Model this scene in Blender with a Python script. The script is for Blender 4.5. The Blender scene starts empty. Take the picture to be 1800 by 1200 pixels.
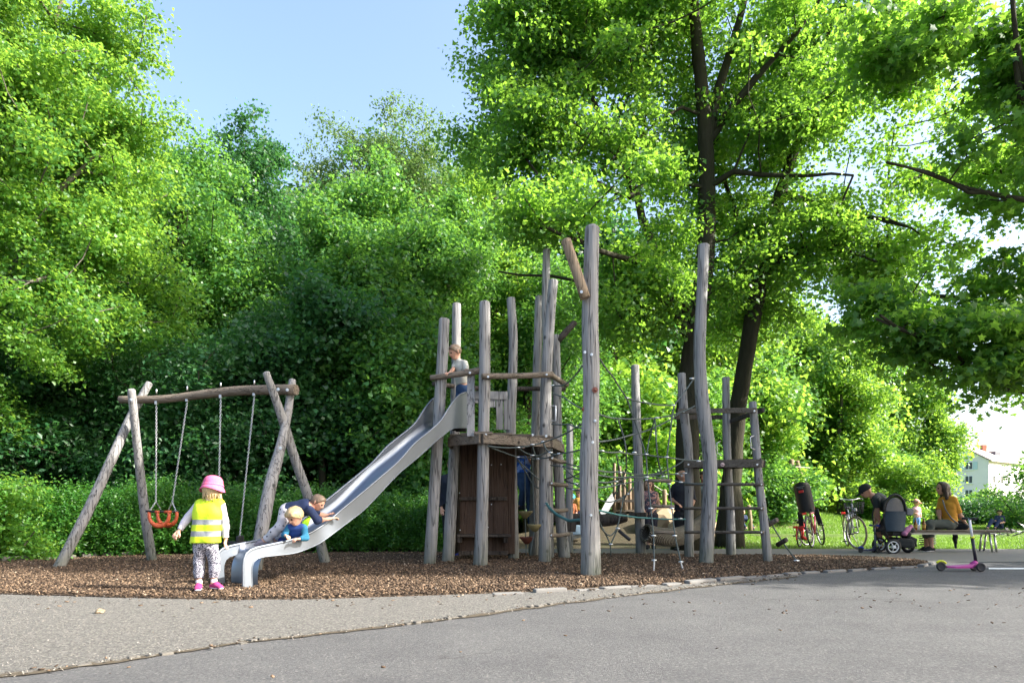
import bpy, bmesh, math, random
import numpy as np
from mathutils import Vector, Matrix, noise as mnoise

sc = bpy.context.scene
COL = sc.collection
R = math.radians
# ------------------------------------------------------------------ camera, sky, sun, exposure
H_CAM = 0.80
cam_d = bpy.data.cameras.new('camera'); cam = bpy.data.objects.new('camera', cam_d); COL.objects.link(cam)
cam.location = (0, 0, H_CAM); cam.rotation_euler = (R(90), 0, 0)
cam_d.lens = 24; cam_d.sensor_width = 36; cam_d.shift_y = 295/1800
cam_d.clip_start = 0.05; cam_d.clip_end = 1500
sc.camera = cam
SUN_DIR = Vector((0.80, -0.17, 0.575)).normalized()          # towards the sun
sun_el = math.asin(SUN_DIR.z); sun_az = math.atan2(SUN_DIR.x, SUN_DIR.y)
w = bpy.data.worlds.new('World'); sc.world = w; w.use_nodes = True
nt = w.node_tree; nt.nodes.clear()
sky = nt.nodes.new('ShaderNodeTexSky'); sky.sky_type = 'NISHITA'; sky.sun_disc = False
sky.sun_elevation = sun_el; sky.sun_rotation = sun_az; sky.air_density = 1.05; sky.dust_density = 4.2; sky.ozone_density = 1.7
bg = nt.nodes.new('ShaderNodeBackground'); bg.inputs[1].default_value = 0.142
wo = nt.nodes.new('ShaderNodeOutputWorld')
nt.links.new(sky.outputs[0], bg.inputs[0]); nt.links.new(bg.outputs[0], wo.inputs[0])
sl = bpy.data.lights.new('sun', 'SUN'); sl.energy = 4.4; sl.angle = R(0.55); sl.color = (1.0, 0.95, 0.87)
so = bpy.data.objects.new('sun', sl); COL.objects.link(so)
so.rotation_euler = SUN_DIR.to_track_quat('Z', 'Y').to_euler()
sc.view_settings.view_transform = 'Standard'; sc.view_settings.look = 'None'
sc.view_settings.exposure = 1.78; sc.view_settings.gamma = 1.0
sc.render.engine = 'CYCLES'
sc.cycles.max_bounces = 8; sc.cycles.diffuse_bounces = 4; sc.cycles.glossy_bounces = 3; sc.cycles.transmission_bounces = 6
sc.cycles.use_denoising = True
sc.cycles.sample_clamp_indirect = 6
F = 1200.0
def at(px, py, Y):                                             # photo pixel (1800x1200) at depth Y -> point
    return Vector(((px-900)/F*Y, Y, H_CAM + (895-py)/F*Y))
def gnd(px, py, z=0.0):                                        # photo pixel lying on the ground
    Y = (H_CAM - z)*F/(py-895); return Vector(((px-900)/F*Y, Y, z))

# ------------------------------------------------------------------ object helpers
def tag(o, label=None, cat=None, group=None, kind=None):
    if label: o['label'] = label
    if cat: o['category'] = cat
    if group: o['group'] = group
    if kind: o['kind'] = kind
    return o
def empty(name, loc, label, cat, group=None, rz=0.0):
    o = bpy.data.objects.new(name, None); COL.objects.link(o); o.location = loc; o.rotation_euler = (0, 0, rz)
    o.empty_display_size = 0.2
    return tag(o, label, cat, group)
def link_mesh(name, me, mat, parent=None, loc=None):
    o = bpy.data.objects.new(name, me); COL.objects.link(o)
    if mat is not None:
        for m in (mat if isinstance(mat, (list, tuple)) else [mat]): me.materials.append(m)
    if loc is not None: o.location = loc
    if parent is not None:
        o.parent = parent
        # every mesh is modelled in world coordinates, so undo the parent's place
        o.matrix_parent_inverse = Matrix.LocRotScale(parent.location, parent.rotation_euler, None).inverted()
    return o
class MB:
    """collects shapes in world space, builds one mesh object"""
    def __init__(s): s.v = []; s.f = []; s.m = []; s.sm = []
    def add(s, vs, fs, mi=0, smooth=False):
        b = len(s.v); s.v += [tuple(p) for p in vs]
        for f in fs: s.f.append(tuple(b+i for i in f)); s.m.append(mi); s.sm.append(smooth)
        return s
    def box(s, c, size, rot=None, mi=0, bev=0.0):
        c = Vector(c); hx, hy, hz = [d/2 for d in size]; M = rot if rot is not None else Matrix.Identity(3)
        if bev <= 0:
            vs = [c + M @ Vector((x*hx, y*hy, z*hz)) for x in (-1, 1) for y in (-1, 1) for z in (-1, 1)]
            return s.add(vs, [(0,1,3,2), (4,6,7,5), (0,4,5,1), (2,3,7,6), (0,2,6,4), (1,5,7,3)], mi)
        bm = bmesh.new(); bmesh.ops.create_cube(bm, size=1.0)
        for v in bm.verts: v.co = Vector((v.co.x*size[0], v.co.y*size[1], v.co.z*size[2]))
        bmesh.ops.bevel(bm, geom=list(bm.edges), offset=min(bev, min(size)*.45), segments=2, affect='EDGES', profile=.6)
        bm.verts.index_update()
        s.add([c + M @ v.co for v in bm.verts], [[v.index for v in f.verts] for f in bm.faces], mi); bm.free(); return s
    def beam(s, a, b, wd, th, up=(0, 0, 1), mi=0, bev=0.004):  # box from a to b
        a = Vector(a); b = Vector(b); x = (b-a).normalized(); u = Vector(up); y = u.cross(x)
        if y.length < 1e-4: y = Vector((0, 1, 0)).cross(x)
        y.normalize(); z = x.cross(y)
        return s.box((a+b)/2, ((b-a).length, wd, th), Matrix((x, y, z)).transposed(), mi, bev)
    def tube(s, pts, rad, n=10, mi=0, caps=True, closed=False, dome=0.0, lump=0.0, seed=0, smooth=True):
        P = [Vector(p) for p in pts]; m = len(P)
        if not hasattr(rad, '__len__'): rad = [rad]*m
        rad = list(rad)
        vs = []; fs = []; prev = None
        if dome > 0 and not closed:                            # rounded ends
            def endpts(p, d, r):
                return [(p + d*(dome*r*k), r*math.sqrt(max(0.0, 1-(k*.97)**2))) for k in (.35, .65, .88, 1.0)]
            d1 = (P[-1]-P[-2]).normalized()
            for q, r in endpts(P[-1], d1, rad[-1]): P.append(q); rad.append(r)
            m = len(P)
        for i, p in enumerate(P):
            if closed: t = P[(i+1) % m]-P[i-1]
            else: t = P[min(i+1, m-1)]-P[max(i-1, 0)]
            t.normalize()
            if prev is None:
                a = Vector((0, 0, 1)) if abs(t.z) < .9 else Vector((0, 1, 0))
                u = t.cross(a).normalized()
            else:
                u = (prev - t*prev.dot(t))
                if u.length < 1e-6: u = t.orthogonal()
                u.normalize()
            prev = u; v = t.cross(u)
            for k in range(n):
                a = 2*math.pi*k/n; q = u*math.cos(a)+v*math.sin(a); r = rad[i]
                if lump: r *= 1 + lump*mnoise.noise(q*1.3 + p*1.7 + Vector((seed*7.3, 0, 0)))
                vs.append(p + q*r)
        for i in range(m if closed else m-1):
            j = (i+1) % m
            for k in range(n): fs.append((i*n+k, i*n+(k+1) % n, j*n+(k+1) % n, j*n+k))
        s.add(vs, fs, mi, smooth)
        if caps and not closed:
            b = len(s.v)-len(vs)
            s.f.append(tuple(b+k for k in range(n))[::-1]); s.m.append(mi); s.sm.append(False)
            s.f.append(tuple(b+(m-1)*n+k for k in range(n))); s.m.append(mi); s.sm.append(False)
        return s
    def ring(s, c, r, tr, axis=(0, 1, 0), n=28, k=8, mi=0):
        c = Vector(c); ax = Vector(axis).normalized(); u = ax.orthogonal().normalized(); v = ax.cross(u)
        return s.tube([c+(u*math.cos(2*math.pi*i/n)+v*math.sin(2*math.pi*i/n))*r for i in range(n)], tr, k, mi, closed=True)
    def disc(s, c, r, th, axis=(0, 1, 0), n=20, mi=0):
        c = Vector(c); ax = Vector(axis).normalized()
        return s.tube([c-ax*th/2, c+ax*th/2], r, n, mi, smooth=False)
    def ball(s, c, r, mi=0, seg=12, sc3=(1, 1, 1), rot=None):
        c = Vector(c); M = rot if rot is not None else Matrix.Identity(3); vs = []; fs = []; rn = seg//2
        for i in range(1, rn):
            th = math.pi*i/rn
            for k in range(seg):
                ph = 2*math.pi*k/seg
                vs.append(c+M@Vector((r*sc3[0]*math.sin(th)*math.cos(ph), r*sc3[1]*math.sin(th)*math.sin(ph), r*sc3[2]*math.cos(th))))
        t = len(vs); vs.append(c+M@Vector((0, 0, r*sc3[2]))); vs.append(c-M@Vector((0, 0, r*sc3[2])))
        for i in range(rn-2):
            for k in range(seg): fs.append((i*seg+k, (i+1)*seg+k, (i+1)*seg+(k+1) % seg, i*seg+(k+1) % seg))
        for k in range(seg): fs.append((t, k, (k+1) % seg)); fs.append((t+1, (rn-2)*seg+(k+1) % seg, (rn-2)*seg+k))
        return s.add(vs, fs, mi, True)
    def prism(s, poly, d, mi=0, smooth=False):                 # polygon (world points) extruded by vector d
        P = [Vector(p) for p in poly]; n = len(P); d = Vector(d)
        s.add(P+[p+d for p in P], [tuple(range(n)), tuple(range(2*n-1, n-1, -1))] + [(i, i+n, (i+1) % n+n, (i+1) % n) for i in range(n)], mi, smooth)
        return s
    def build(s, name, mat, parent=None):
        me = bpy.data.meshes.new(name); me.from_pydata(s.v, [], s.f)
        me.polygons.foreach_set('material_index', s.m); me.polygons.foreach_set('use_smooth', s.sm); me.update()
        bm = bmesh.new(); bm.from_mesh(me); bmesh.ops.recalc_face_normals(bm, faces=bm.faces); bm.to_mesh(me); bm.free()
        return link_mesh(name, me, mat, parent)
def np_mesh(name, V, T, tone=None):                            # fast triangle mesh from arrays
    me = bpy.data.meshes.new(name); V = np.ascontiguousarray(V, np.float32); T = np.ascontiguousarray(T, np.int32)
    k = T.shape[1]
    me.vertices.add(len(V)); me.vertices.foreach_set('co', V.ravel())
    me.loops.add(T.size); me.loops.foreach_set('vertex_index', T.ravel())
    me.polygons.add(len(T)); me.polygons.foreach_set('loop_start', np.arange(0, T.size, k, dtype=np.int32))
    me.update(calc_edges=True)
    if tone is not None:
        a = me.attributes.new('tone', 'FLOAT', 'FACE'); a.data.foreach_set('value', np.ascontiguousarray(tone, np.float32))
    return me
def copy_tree(o, loc, parent=None, rz=None, scale=None, label=None):
    c = o.copy(); COL.objects.link(c)
    c.location = loc
    if rz is not None: c.rotation_euler = (0, 0, rz)
    if scale is not None: c.scale = (scale,)*3 if not hasattr(scale, '__len__') else scale
    if label: c['label'] = label
    for ch in list(o.children):
        d = ch.copy(); COL.objects.link(d); d.parent = c
        for g in list(ch.children):
            e = g.copy(); COL.objects.link(e); e.parent = d
    return c

# ------------------------------------------------------------------ materials
class NM:
    def __init__(s, name):
        s.m = bpy.data.materials.new(name); s.m.use_nodes = True; s.t = s.m.node_tree; s.t.nodes.clear()
        s.out = s.t.nodes.new('ShaderNodeOutputMaterial')
    def n(s, typ, **kw):
        nd = s.t.nodes.new(typ)
        for k, v in kw.items():
            if k.startswith('i_'): nd.inputs[int(k[2:])].default_value = v
            else: setattr(nd, k, v)
        return nd
    def l(s, a, b): s.t.links.new(a, b)
    def coords(s, scale=(1, 1, 1), which='Object'):
        tc = s.n('ShaderNodeTexCoord'); mp = s.n('ShaderNodeMapping'); mp.inputs['Scale'].default_value = scale
        s.l(tc.outputs[which], mp.inputs[0]); return mp.outputs[0]
    def noise(s, vec, scale, detail=4, rough=.55, dist=0):
        nd = s.n('ShaderNodeTexNoise'); nd.inputs['Scale'].default_value = scale; nd.inputs['Detail'].default_value = detail
        nd.inputs['Roughness'].default_value = rough; nd.inputs['Distortion'].default_value = dist
        if vec is not None: s.l(vec, nd.inputs['Vector'])
        return nd.outputs['Fac']
    def ramp(s, fac, stops):
        r = s.n('ShaderNodeValToRGB'); e = r.color_ramp.elements
        while len(e) < len(stops): e.new(.5)
        for i, (p, c) in enumerate(stops):
            e[i].position = p; e[i].color = (*c, 1) if len(c) == 3 else c
        s.l(fac, r.inputs[0]); return r.outputs[0]
    def mix(s, fac, a, b, mode='MIX'):
        nd = s.n('ShaderNodeMix', data_type='RGBA', blend_type=mode)
        if hasattr(fac, 'links'): s.l(fac, nd.inputs[0])
        else: nd.inputs[0].default_value = fac
        for sock, x in ((nd.inputs[6], a), (nd.inputs[7], b)):
            if hasattr(x, 'links'): s.l(x, sock)
            else: sock.default_value = (*x, 1)
        return nd.outputs[2]
    def math(s, op, a, b=0.0):
        nd = s.n('ShaderNodeMath', operation=op)
        for i, x in enumerate((a, b)):
            if hasattr(x, 'links'): s.l(x, nd.inputs[i])
            else: nd.inputs[i].default_value = x
        return nd.outputs[0]
    def bsdf(s, col, rough=.7, metal=0, spec=.4, bump=None, bstr=.3, bdist=.01):
        b = s.n('ShaderNodeBsdfPrincipled')
        if hasattr(col, 'links'): s.l(col, b.inputs['Base Color'])
        else: b.inputs['Base Color'].default_value = (*col, 1)
        if hasattr(rough, 'links'): s.l(rough, b.inputs['Roughness'])
        else: b.inputs['Roughness'].default_value = rough
        b.inputs['Metallic'].default_value = metal; b.inputs['Specular IOR Level'].default_value = spec
        if bump is not None:
            bp = s.n('ShaderNodeBump'); bp.inputs['Strength'].default_value = bstr; bp.inputs['Distance'].default_value = bdist
            s.l(bump, bp.inputs['Height']); s.l(bp.outputs[0], b.inputs['Normal'])
        return b
    def done(s, sh): s.l(sh.outputs[0] if hasattr(sh, 'outputs') else sh, s.out.inputs[0]); return s.m

_simple = {}
def simple(name, col, rough=.6, metal=0.0, var=.12, scale=12.0, bump=.15):
    if name in _simple: return _simple[name]
    k = NM(name); v = k.coords(); f = k.noise(v, scale, 5); g = k.noise(v, scale*6, 3)
    c = k.mix(f, tuple(x*(1-var) for x in col), tuple(min(1, x*(1+var)) for x in col))
    _simple[name] = k.done(k.bsdf(c, rough, metal, bump=g, bstr=bump, bdist=.004)); return _simple[name]
def leaf_mat(name, dark, mid, light, trans, tfac=.45):
    k = NM(name); a = k.n('ShaderNodeAttribute', attribute_name='tone')
    f = k.noise(k.coords(), .9, 2)
    f2 = k.math('ADD', k.math('MULTIPLY', a.outputs['Fac'], .65), k.math('MULTIPLY', f, .5))
    c = k.ramp(f2, [(.12, dark), (.5, mid), (.95, light)])
    p = k.bsdf(c, .42, 0, .45)
    t = k.n('ShaderNodeBsdfTranslucent'); k.l(k.mix(f2, tuple(x*.75 for x in trans), tuple(min(1, x*1.25) for x in trans)), t.inputs[0])
    m = k.n('ShaderNodeMixShader'); m.inputs[0].default_value = tfac
    k.l(p.outputs[0], m.inputs[1]); k.l(t.outputs[0], m.inputs[2]); return k.done(m)
LF_MAPLE = leaf_mat('maple_leaves', (.014, .068, .018), (.038, .125, .026), (.10, .20, .038), (.31, .57, .055), .52)
LF_LIGHT = leaf_mat('light_leaves', (.030, .115, .022), (.068, .195, .030), (.16, .29, .05), (.33, .55, .06), .5)
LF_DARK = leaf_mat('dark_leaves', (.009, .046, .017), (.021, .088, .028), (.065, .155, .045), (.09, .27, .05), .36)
LF_MID = leaf_mat('mid_leaves', (.022, .095, .025), (.05, .165, .038), (.13, .26, .06), (.22, .46, .06), .44)
LF_OLIVE = leaf_mat('feathery_leaves', (.05, .11, .04), (.10, .18, .06), (.18, .26, .09), (.22, .36, .08), .4)
LF_HEDGE = leaf_mat('hedge_leaves', (.012, .062, .012), (.032, .13, .018), (.10, .24, .03), (.15, .36, .03), .42)
def bark_mat(name, a, b, moss=.0):
    k = NM(name); v = k.coords((1, 1, .25)); f = k.noise(v, 14, 8, .65, .6); g = k.noise(k.coords(), 2.0, 3)
    c = k.mix(f, a, b)
    if moss: c = k.mix(k.math('MULTIPLY', g, moss), c, (.06, .09, .03))
    return k.done(k.bsdf(c, .9, 0, .2, bump=f, bstr=.9, bdist=.03))
BARK = bark_mat('bark_dark', (.014, .011, .008), (.058, .046, .036), .25)
BARK_G = bark_mat('bark_grey', (.05, .045, .035), (.17, .15, .12), .15)
def wood_mat(name, a, b, crack=.35, mossy=0.0):                 # weathered round timber
    k = NM(name); v = k.coords((1, 1, .06)); f = k.noise(v, 38, 8, .6, .3); g = k.noise(k.coords(), 3.2, 4)
    cr = k.noise(k.coords((1, 1, .035)), 22, 2, .5)
    crk = k.ramp(cr, [(.455, (1, 1, 1)), (.487, (0, 0, 0)), (.52, (1, 1, 1))])
    c = k.mix(f, a, b); c = k.mix(k.math('MULTIPLY', g, .55), c, tuple(x*.72 for x in a))
    c = k.mix(min(1, crack*1.6), c, k.mix(crk, tuple(x*.22 for x in a), c)); kn = k.n('ShaderNodeTexVoronoi', feature='F1'); kn.inputs['Scale'].default_value = 2.6; k.l(k.coords((1, 1, .8)), kn.inputs[0]); c = k.mix(k.ramp(kn.outputs['Distance'], [(.035, (1, 1, 1)), (.085, (0, 0, 0))]), c, tuple(x*.3 for x in a))
    sp = k.noise(k.coords(), 60, 2); spk = k.ramp(sp, [(.70, (0, 0, 0)), (.76, (1, 1, 1))])
    c = k.mix(k.math('MULTIPLY', k.math('MULTIPLY', spk, g), .5), c, (.45, .45, .38))
    if mossy:
        z = k.n('ShaderNodeSeparateXYZ'); tc = k.n('ShaderNodeTexCoord'); k.l(tc.outputs['Object'], z.inputs[0])
        lo = k.n('ShaderNodeMapRange'); lo.inputs[1].default_value = .55; lo.inputs[2].default_value = .0
        k.l(z.outputs[2], lo.inputs[0]); c = k.mix(k.math('MULTIPLY', k.math('MULTIPLY', lo.outputs[0], g), mossy), c, (.055, .075, .035))
    h = k.math('ADD', f, k.math('MULTIPLY', crk, .6))
    return k.done(k.bsdf(c, .82, 0, .25, bump=h, bstr=.8, bdist=.016))
WOOD = wood_mat('weathered_timber', (.18, .176, .172), (.42, .41, .398), .55, 1.1)
WOOD_W = wood_mat('warm_timber', (.20, .145, .095), (.42, .33, .235), .4)
WOOD_B = wood_mat('brown_board', (.045, .026, .018), (.125, .075, .05), .5)
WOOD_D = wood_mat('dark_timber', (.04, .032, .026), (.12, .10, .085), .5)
# ------------------------------------------------------------------ ground
def smooth(a, b, x):
    t = min(1, max(0, (x-a)/(b-a))); return t*t*(3-2*t)
def terrain(x, y):
    z = -0.03
    q = x/max(y, 1)                                            # bank behind the lawn, higher on the left
    z += smooth(24, 30, y)*(.62*smooth(.62, .40, q) + .12)
    z += .78*math.exp(-(((x-3.1)/2.5)**2 + ((y-18.6)/2.3)**2)*1.15)    # sandy mound under the play house
    z += .30*smooth(13, 26, y)*smooth(0, -3, x)
    z += 5.5*smooth(34, 70, y)*smooth(12, -6, x)
    return z + .02*mnoise.noise(Vector((x*.5, y*.5, 0)))*smooth(13, 16, y)
def make_terrain():
    xs = np.concatenate([np.linspace(-400, -40, 12), np.linspace(-36, 60, 190), np.linspace(66, 400, 14)])
    ys = np.concatenate([np.linspace(-60, 0, 6), np.linspace(2, 50, 140), np.linspace(54, 600, 24)])
    V = [(x, y, terrain(x, y)) for y in ys for x in xs]; nx = len(xs); Fc = []
    for j in range(len(ys)-1):
        for i in range(nx-1): Fc.append((j*nx+i, j*nx+i+1, (j+1)*nx+i+1, (j+1)*nx+i))
    me = bpy.data.meshes.new('ground'); me.from_pydata(V, [], Fc); me.polygons.foreach_set('use_smooth', [True]*len(Fc))
    k = NM('lawn'); v = k.coords(); f = k.noise(v, .35, 4); g = k.noise(v, 14, 6, .7); g2 = k.noise(v, 60, 3, .7)
    grass = k.mix(g, (.055, .115, .016), (.125, .235, .032)); grass = k.mix(k.math('MULTIPLY', f, .6), grass, (.17, .24, .05))
    dirt = k.mix(g, (.20, .155, .10), (.36, .29, .20))
    tc = k.n('ShaderNodeTexCoord')
    def spot(cx, cy, sx, sy):
        mp = k.n('ShaderNodeMapping', vector_type='POINT'); mp.inputs['Location'].default_value = (-cx/sx, -cy/sy, 0); mp.inputs['Scale'].default_value = (1/sx, 1/sy, 0)
        k.l(tc.outputs['Object'], mp.inputs[0]); ln = k.n('ShaderNodeVectorMath', operation='LENGTH'); k.l(mp.outputs[0], ln.inputs[0])
        d = k.math('ADD', ln.outputs['Value'], k.math('MULTIPLY', k.math('SUBTRACT', k.noise(v, 1.3, 4), .5), .9))
        return k.ramp(d, [(.75, (1, 1, 1)), (1.0, (0, 0, 0))])
    m = k.math('MAXIMUM', spot(3.0, 18.0, 3.3, 2.3), spot(10.2, 26.3, 2.3, .8))
    m = k.math('MAXIMUM', m, spot(-6, 19, 16, 7.5))
    c = k.mix(m, grass, dirt)
    leafy = spot(-6, 19, 18, 8.5); c = k.mix(k.math('MULTIPLY', leafy, .8), c, (.045, .04, .022))
    return tag(link_mesh('ground', me, k.done(k.bsdf(c, .9, 0, .2, bump=k.math('ADD', g, g2), bstr=.9, bdist=.05))), kind='structure')
make_terrain()

def densify(pts, step=.25, jit=0.0, seed=0):
    rnd = random.Random(seed); out = []
    for a, b in zip(pts[:-1], pts[1:]):
        a = Vector(a); b = Vector(b); n = max(1, int((b-a).length/step))
        for i in range(n):
            p = a.lerp(b, i/n); p += Vector((rnd.uniform(-jit, jit), rnd.uniform(-jit, jit), 0)); out.append(p)
    out.append(Vector(pts[-1])); return out
def sheet(name, poly, z, mat, thick=0.0):
    bm = bmesh.new(); vs = [bm.verts.new((p[0], p[1], z)) for p in poly]; f = bm.faces.new(vs)
    if thick:
        r = bmesh.ops.extrude_face_region(bm, geom=[f])
        for e in r['geom']:
            if isinstance(e, bmesh.types.BMVert): e.co.z -= thick
    bmesh.ops.triangulate(bm, faces=bm.faces[:]); bmesh.ops.recalc_face_normals(bm, faces=bm.faces)
    me = bpy.data.meshes.new(name); bm.to_mesh(me); bm.free()
    return tag(link_mesh(name, me, mat), kind='structure')
def G(pts): return [gnd(x, y) for x, y in pts]
# photo pixels of the edges
MULCH_FRONT = G([(-260,1040), (0,1046), (200,1052), (400,1056), (550,1055), (700,1050), (850,1045), (950,1041), (1050,1035), (1200,1027), (1300,1017), (1400,1008), (1520,1001), (1605,996), (1632,991)])
MULCH_BACK = G([(1632,990), (1600,985.5), (1520,981), (1430,978), (1000,975.5), (700,973), (420,972), (300,975), (120,984), (0,988), (-260,990)])
KERB = G([(-300,1215), (0,1187), (100,1175), (250,1155), (450,1125), (600,1110), (750,1092), (900,1072), (1000,1058), (1100,1046), (1200,1034), (1300,1023), (1400,1013)])

def asphalt_mat():
    k = NM('asphalt'); v = k.coords(); big = k.noise(v, .8, 5, .6); fine = k.ramp(k.noise(v, 70, 8, .85), [(.36, (0, 0, 0)), (.64, (1, 1, 1))]); mid = k.noise(v, 22, 5, .7)
    c = k.mix(fine, (.058, .058, .059), (.15, .149, .149)); c = k.mix(k.math('MULTIPLY', big, .55), c, (.112, .111, .110))
    st = k.ramp(k.noise(k.coords((1, 1.2, 1)), 1.1, 7, .7, .3), [(.36, (1.08, 1.08, 1.07)), (.50, (.97, .97, .97)), (.66, (.80, .80, .81))]); c = k.mix(1.0, c, st, 'MULTIPLY')
    pv = k.n('ShaderNodeTexVoronoi', feature='F1'); pv.inputs['Scale'].default_value = 95; k.l(v, pv.inputs[0])
    peb = k.ramp(pv.outputs['Color'], [(.1, (.62, .62, .62)), (.5, (.95, .95, .95)), (.78, (1.1, 1.1, 1.08)), (.92, (1.75, 1.7, 1.6))]); c = k.mix(.75, c, peb, 'MULTIPLY')
    vc = k.n('ShaderNodeTexVoronoi', feature='DISTANCE_TO_EDGE'); vc.inputs['Scale'].default_value = .42; wv = k.n('ShaderNodeVectorMath', operation='ADD'); nz = k.n('ShaderNodeTexNoise'); nz.inputs['Scale'].default_value = 2.2; nz.inputs['Detail'].default_value = 6; k.l(v, nz.inputs[0]); k.l(v, wv.inputs[0]); k.l(nz.outputs['Color'], wv.inputs[1]); k.l(wv.outputs[0], vc.inputs[0])
    cm = k.math('MULTIPLY', k.ramp(vc.outputs['Distance'], [(.0015, (1, 1, 1)), (.006, (0, 0, 0))]), k.ramp(k.noise(v, .5, 2), [(.52, (0, 0, 0)), (.60, (.75, .75, .75))])); c = k.mix(cm, c, (.03, .028, .025))
    return k.done(k.bsdf(c, .85, 0, .3, bump=k.math('ADD', fine, mid), bstr=.7, bdist=.008))
def gravel_mat():
    k = NM('gravel_asphalt'); v = k.coords(); big = k.noise(v, 1.1, 5); fine = k.ramp(k.noise(v, 50, 8, .88), [(.38, (0, 0, 0)), (.62, (1, 1, 1))]); mid = k.noise(v, 14, 5, .7)
    pv = k.n('ShaderNodeTexVoronoi', feature='F1'); pv.inputs['Scale'].default_value = 95; k.l(v, pv.inputs[0])
    c = k.mix(fine, (.10, .095, .088), (.34, .33, .305)); c = k.mix(k.math('MULTIPLY', big, .6), c, (.23, .222, .205))
    peb = k.ramp(pv.outputs['Color'], [(.1, (.5, .5, .5)), (.5, (.92, .92, .92)), (.78, (1.15, 1.14, 1.1)), (.92, (1.9, 1.85, 1.7))]); c = k.mix(.85, c, peb, 'MULTIPLY')
    return k.done(k.bsdf(c, .9, 0, .25, bump=k.math('ADD', fine, k.math('ADD', mid, pv.outputs['Distance'])), bstr=1.0, bdist=.012))
def mulch_mat():
    k = NM('bark_mulch'); v = k.coords(); vo = k.n('ShaderNodeTexVoronoi', feature='F1'); vo.inputs['Scale'].default_value = 38
    k.l(k.coords((1, .55, 1)), vo.inputs[0]); f = k.noise(v, 60, 4, .7)
    c = k.ramp(vo.outputs['Color'], [(.1, (.035, .025, .018)), (.5, (.10, .072, .05)), (.95, (.27, .20, .135))]); c = k.mix(k.math('MULTIPLY', f, .5), c, (.08, .052, .035))
    return k.done(k.bsdf(c, .9, 0, .2, bump=k.math('ADD', vo.outputs['Distance'], f), bstr=1, bdist=.03))
ASPH = asphalt_mat(); GRAV = gravel_mat(); MULCH = mulch_mat()
CHIP = NM('wood_chip'); _a = CHIP.n('ShaderNodeAttribute', attribute_name='tone')
CHIP = CHIP.done(CHIP.bsdf(CHIP.ramp(_a.outputs['Fac'], [(0, (.026, .019, .014)), (.5, (.105, .070, .045)), (.85, (.24, .165, .105)), (1, (.46, .37, .27))]), .85, 0, .2))
# asphalt sheet covers the whole foreground; the mulch bed and the gravel strip lie on it
sheet('road', [(-60, -30, 0), (120, -30, 0), (120, 13.9, 0), (9, 13.9, 0), (-1.5, 14.0, 0), (-1.5, 12.1, 0), (-60, 12.1, 0)], 0.0, ASPH)
CONC = simple('pale_path', (.155, .145, .13), .9, 0, .18, 3, .5)
sheet('path', [p for p in G([(1005, 975), (1430, 977), (1520, 980), (1600, 984), (1640, 988), (1800, 987), (2300, 986)])]+[(60, 13.75, 0), (9, 13.75, 0), (1.3, 13.85, 0)], .004, CONC)
mf = densify(MULCH_FRONT, .09, .012, 3); mb = densify(MULCH_BACK, .3, .02, 4)
mulch_poly = mf + mb
sheet('mulch_bed', mulch_poly, .022, MULCH, .02)
kf = densify(KERB, .07, .014, 5)
fr = [p for p in MULCH_FRONT if p.x < gnd(1400, 1008).x+.01]
sheet('gravel_strip', kf + [p+Vector((0, .06, 0)) for p in reversed(fr)], .012, GRAV, .012)
# broken cobbled gutter along the strip, and the stone edging further right
STONE = simple('kerb_stone', (.105, .097, .083), .9, 0, .4, 16, .9)
DIRT = simple('gutter_dirt', (.07, .055, .035), .95, 0, .4, 30, .9)
sheet('gutter', [p+Vector((0, -.06-.09*abs(mnoise.noise(p*2.3)), 0)) for p in kf] + [p+Vector((0, .05, 0)) for p in reversed(kf)], .006, DIRT)
def kerb_row(name, pts, wd, hgt, ln, label, seed, off=0.0, z0=0.0, mat=None):
    rnd = random.Random(seed); b = MB(); d = densify(pts, ln)
    for p, q in zip(d[:-1], d[1:]):
        if ln < .1 and rnd.random() < .5: continue
        x = (q-p).normalized(); y = Vector((-x.y, x.x, 0)); h = hgt*rnd.uniform(.55, 1.15); w_ = wd*rnd.uniform(.72, 1.05)
        M = Matrix((x, y, Vector((0, 0, 1)))).transposed() @ Matrix.Rotation(rnd.uniform(-.09, .09), 3, 'Z') @ Matrix.Rotation(rnd.uniform(-.08, .08), 3, 'X')
        b.box((p+q)/2 + y*(off+rnd.uniform(-.016, .016)) + Vector((0, 0, z0+h/2-.01)), ((q-p).length*rnd.uniform(.55, .97), w_, h), M, 0, min(.014, h*.4))
    o = b.build(name, mat or STONE); return tag(o, label, 'kerb')
kerb_row('kerb', densify(KERB, .3, .012, 31), .058, .026, .065, 'low broken edge of small grey cobbles between gravel strip and asphalt', 7, -.01)
kerb_row('kerb', G([(850,1046), (1000,1039), (1100,1032), (1200,1027), (1300,1017), (1400,1008), (1520,1001), (1605,996), (1640,990)]), .10, .05, .34, 'pale stone edging between the shaded mulch and the asphalt', 8, -.04, 0, simple('edging_stone', (.16, .155, .145), .85, 0, .25, 9, .6))
kerb_row('kerb', G([(-250,993), (0,990), (60,987), (140,982), (300,975)]), .12, .10, .24, 'row of grey edging stones in front of the hedge', 9, .02)
# thin white strip lying on the asphalt at the right
sheet('white_line', G([(1738,1000.5), (2400,1001.5), (2400,998.5), (1738,998.0)]), .006, simple('line_white', (.75, .75, .73), .6))

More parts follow.
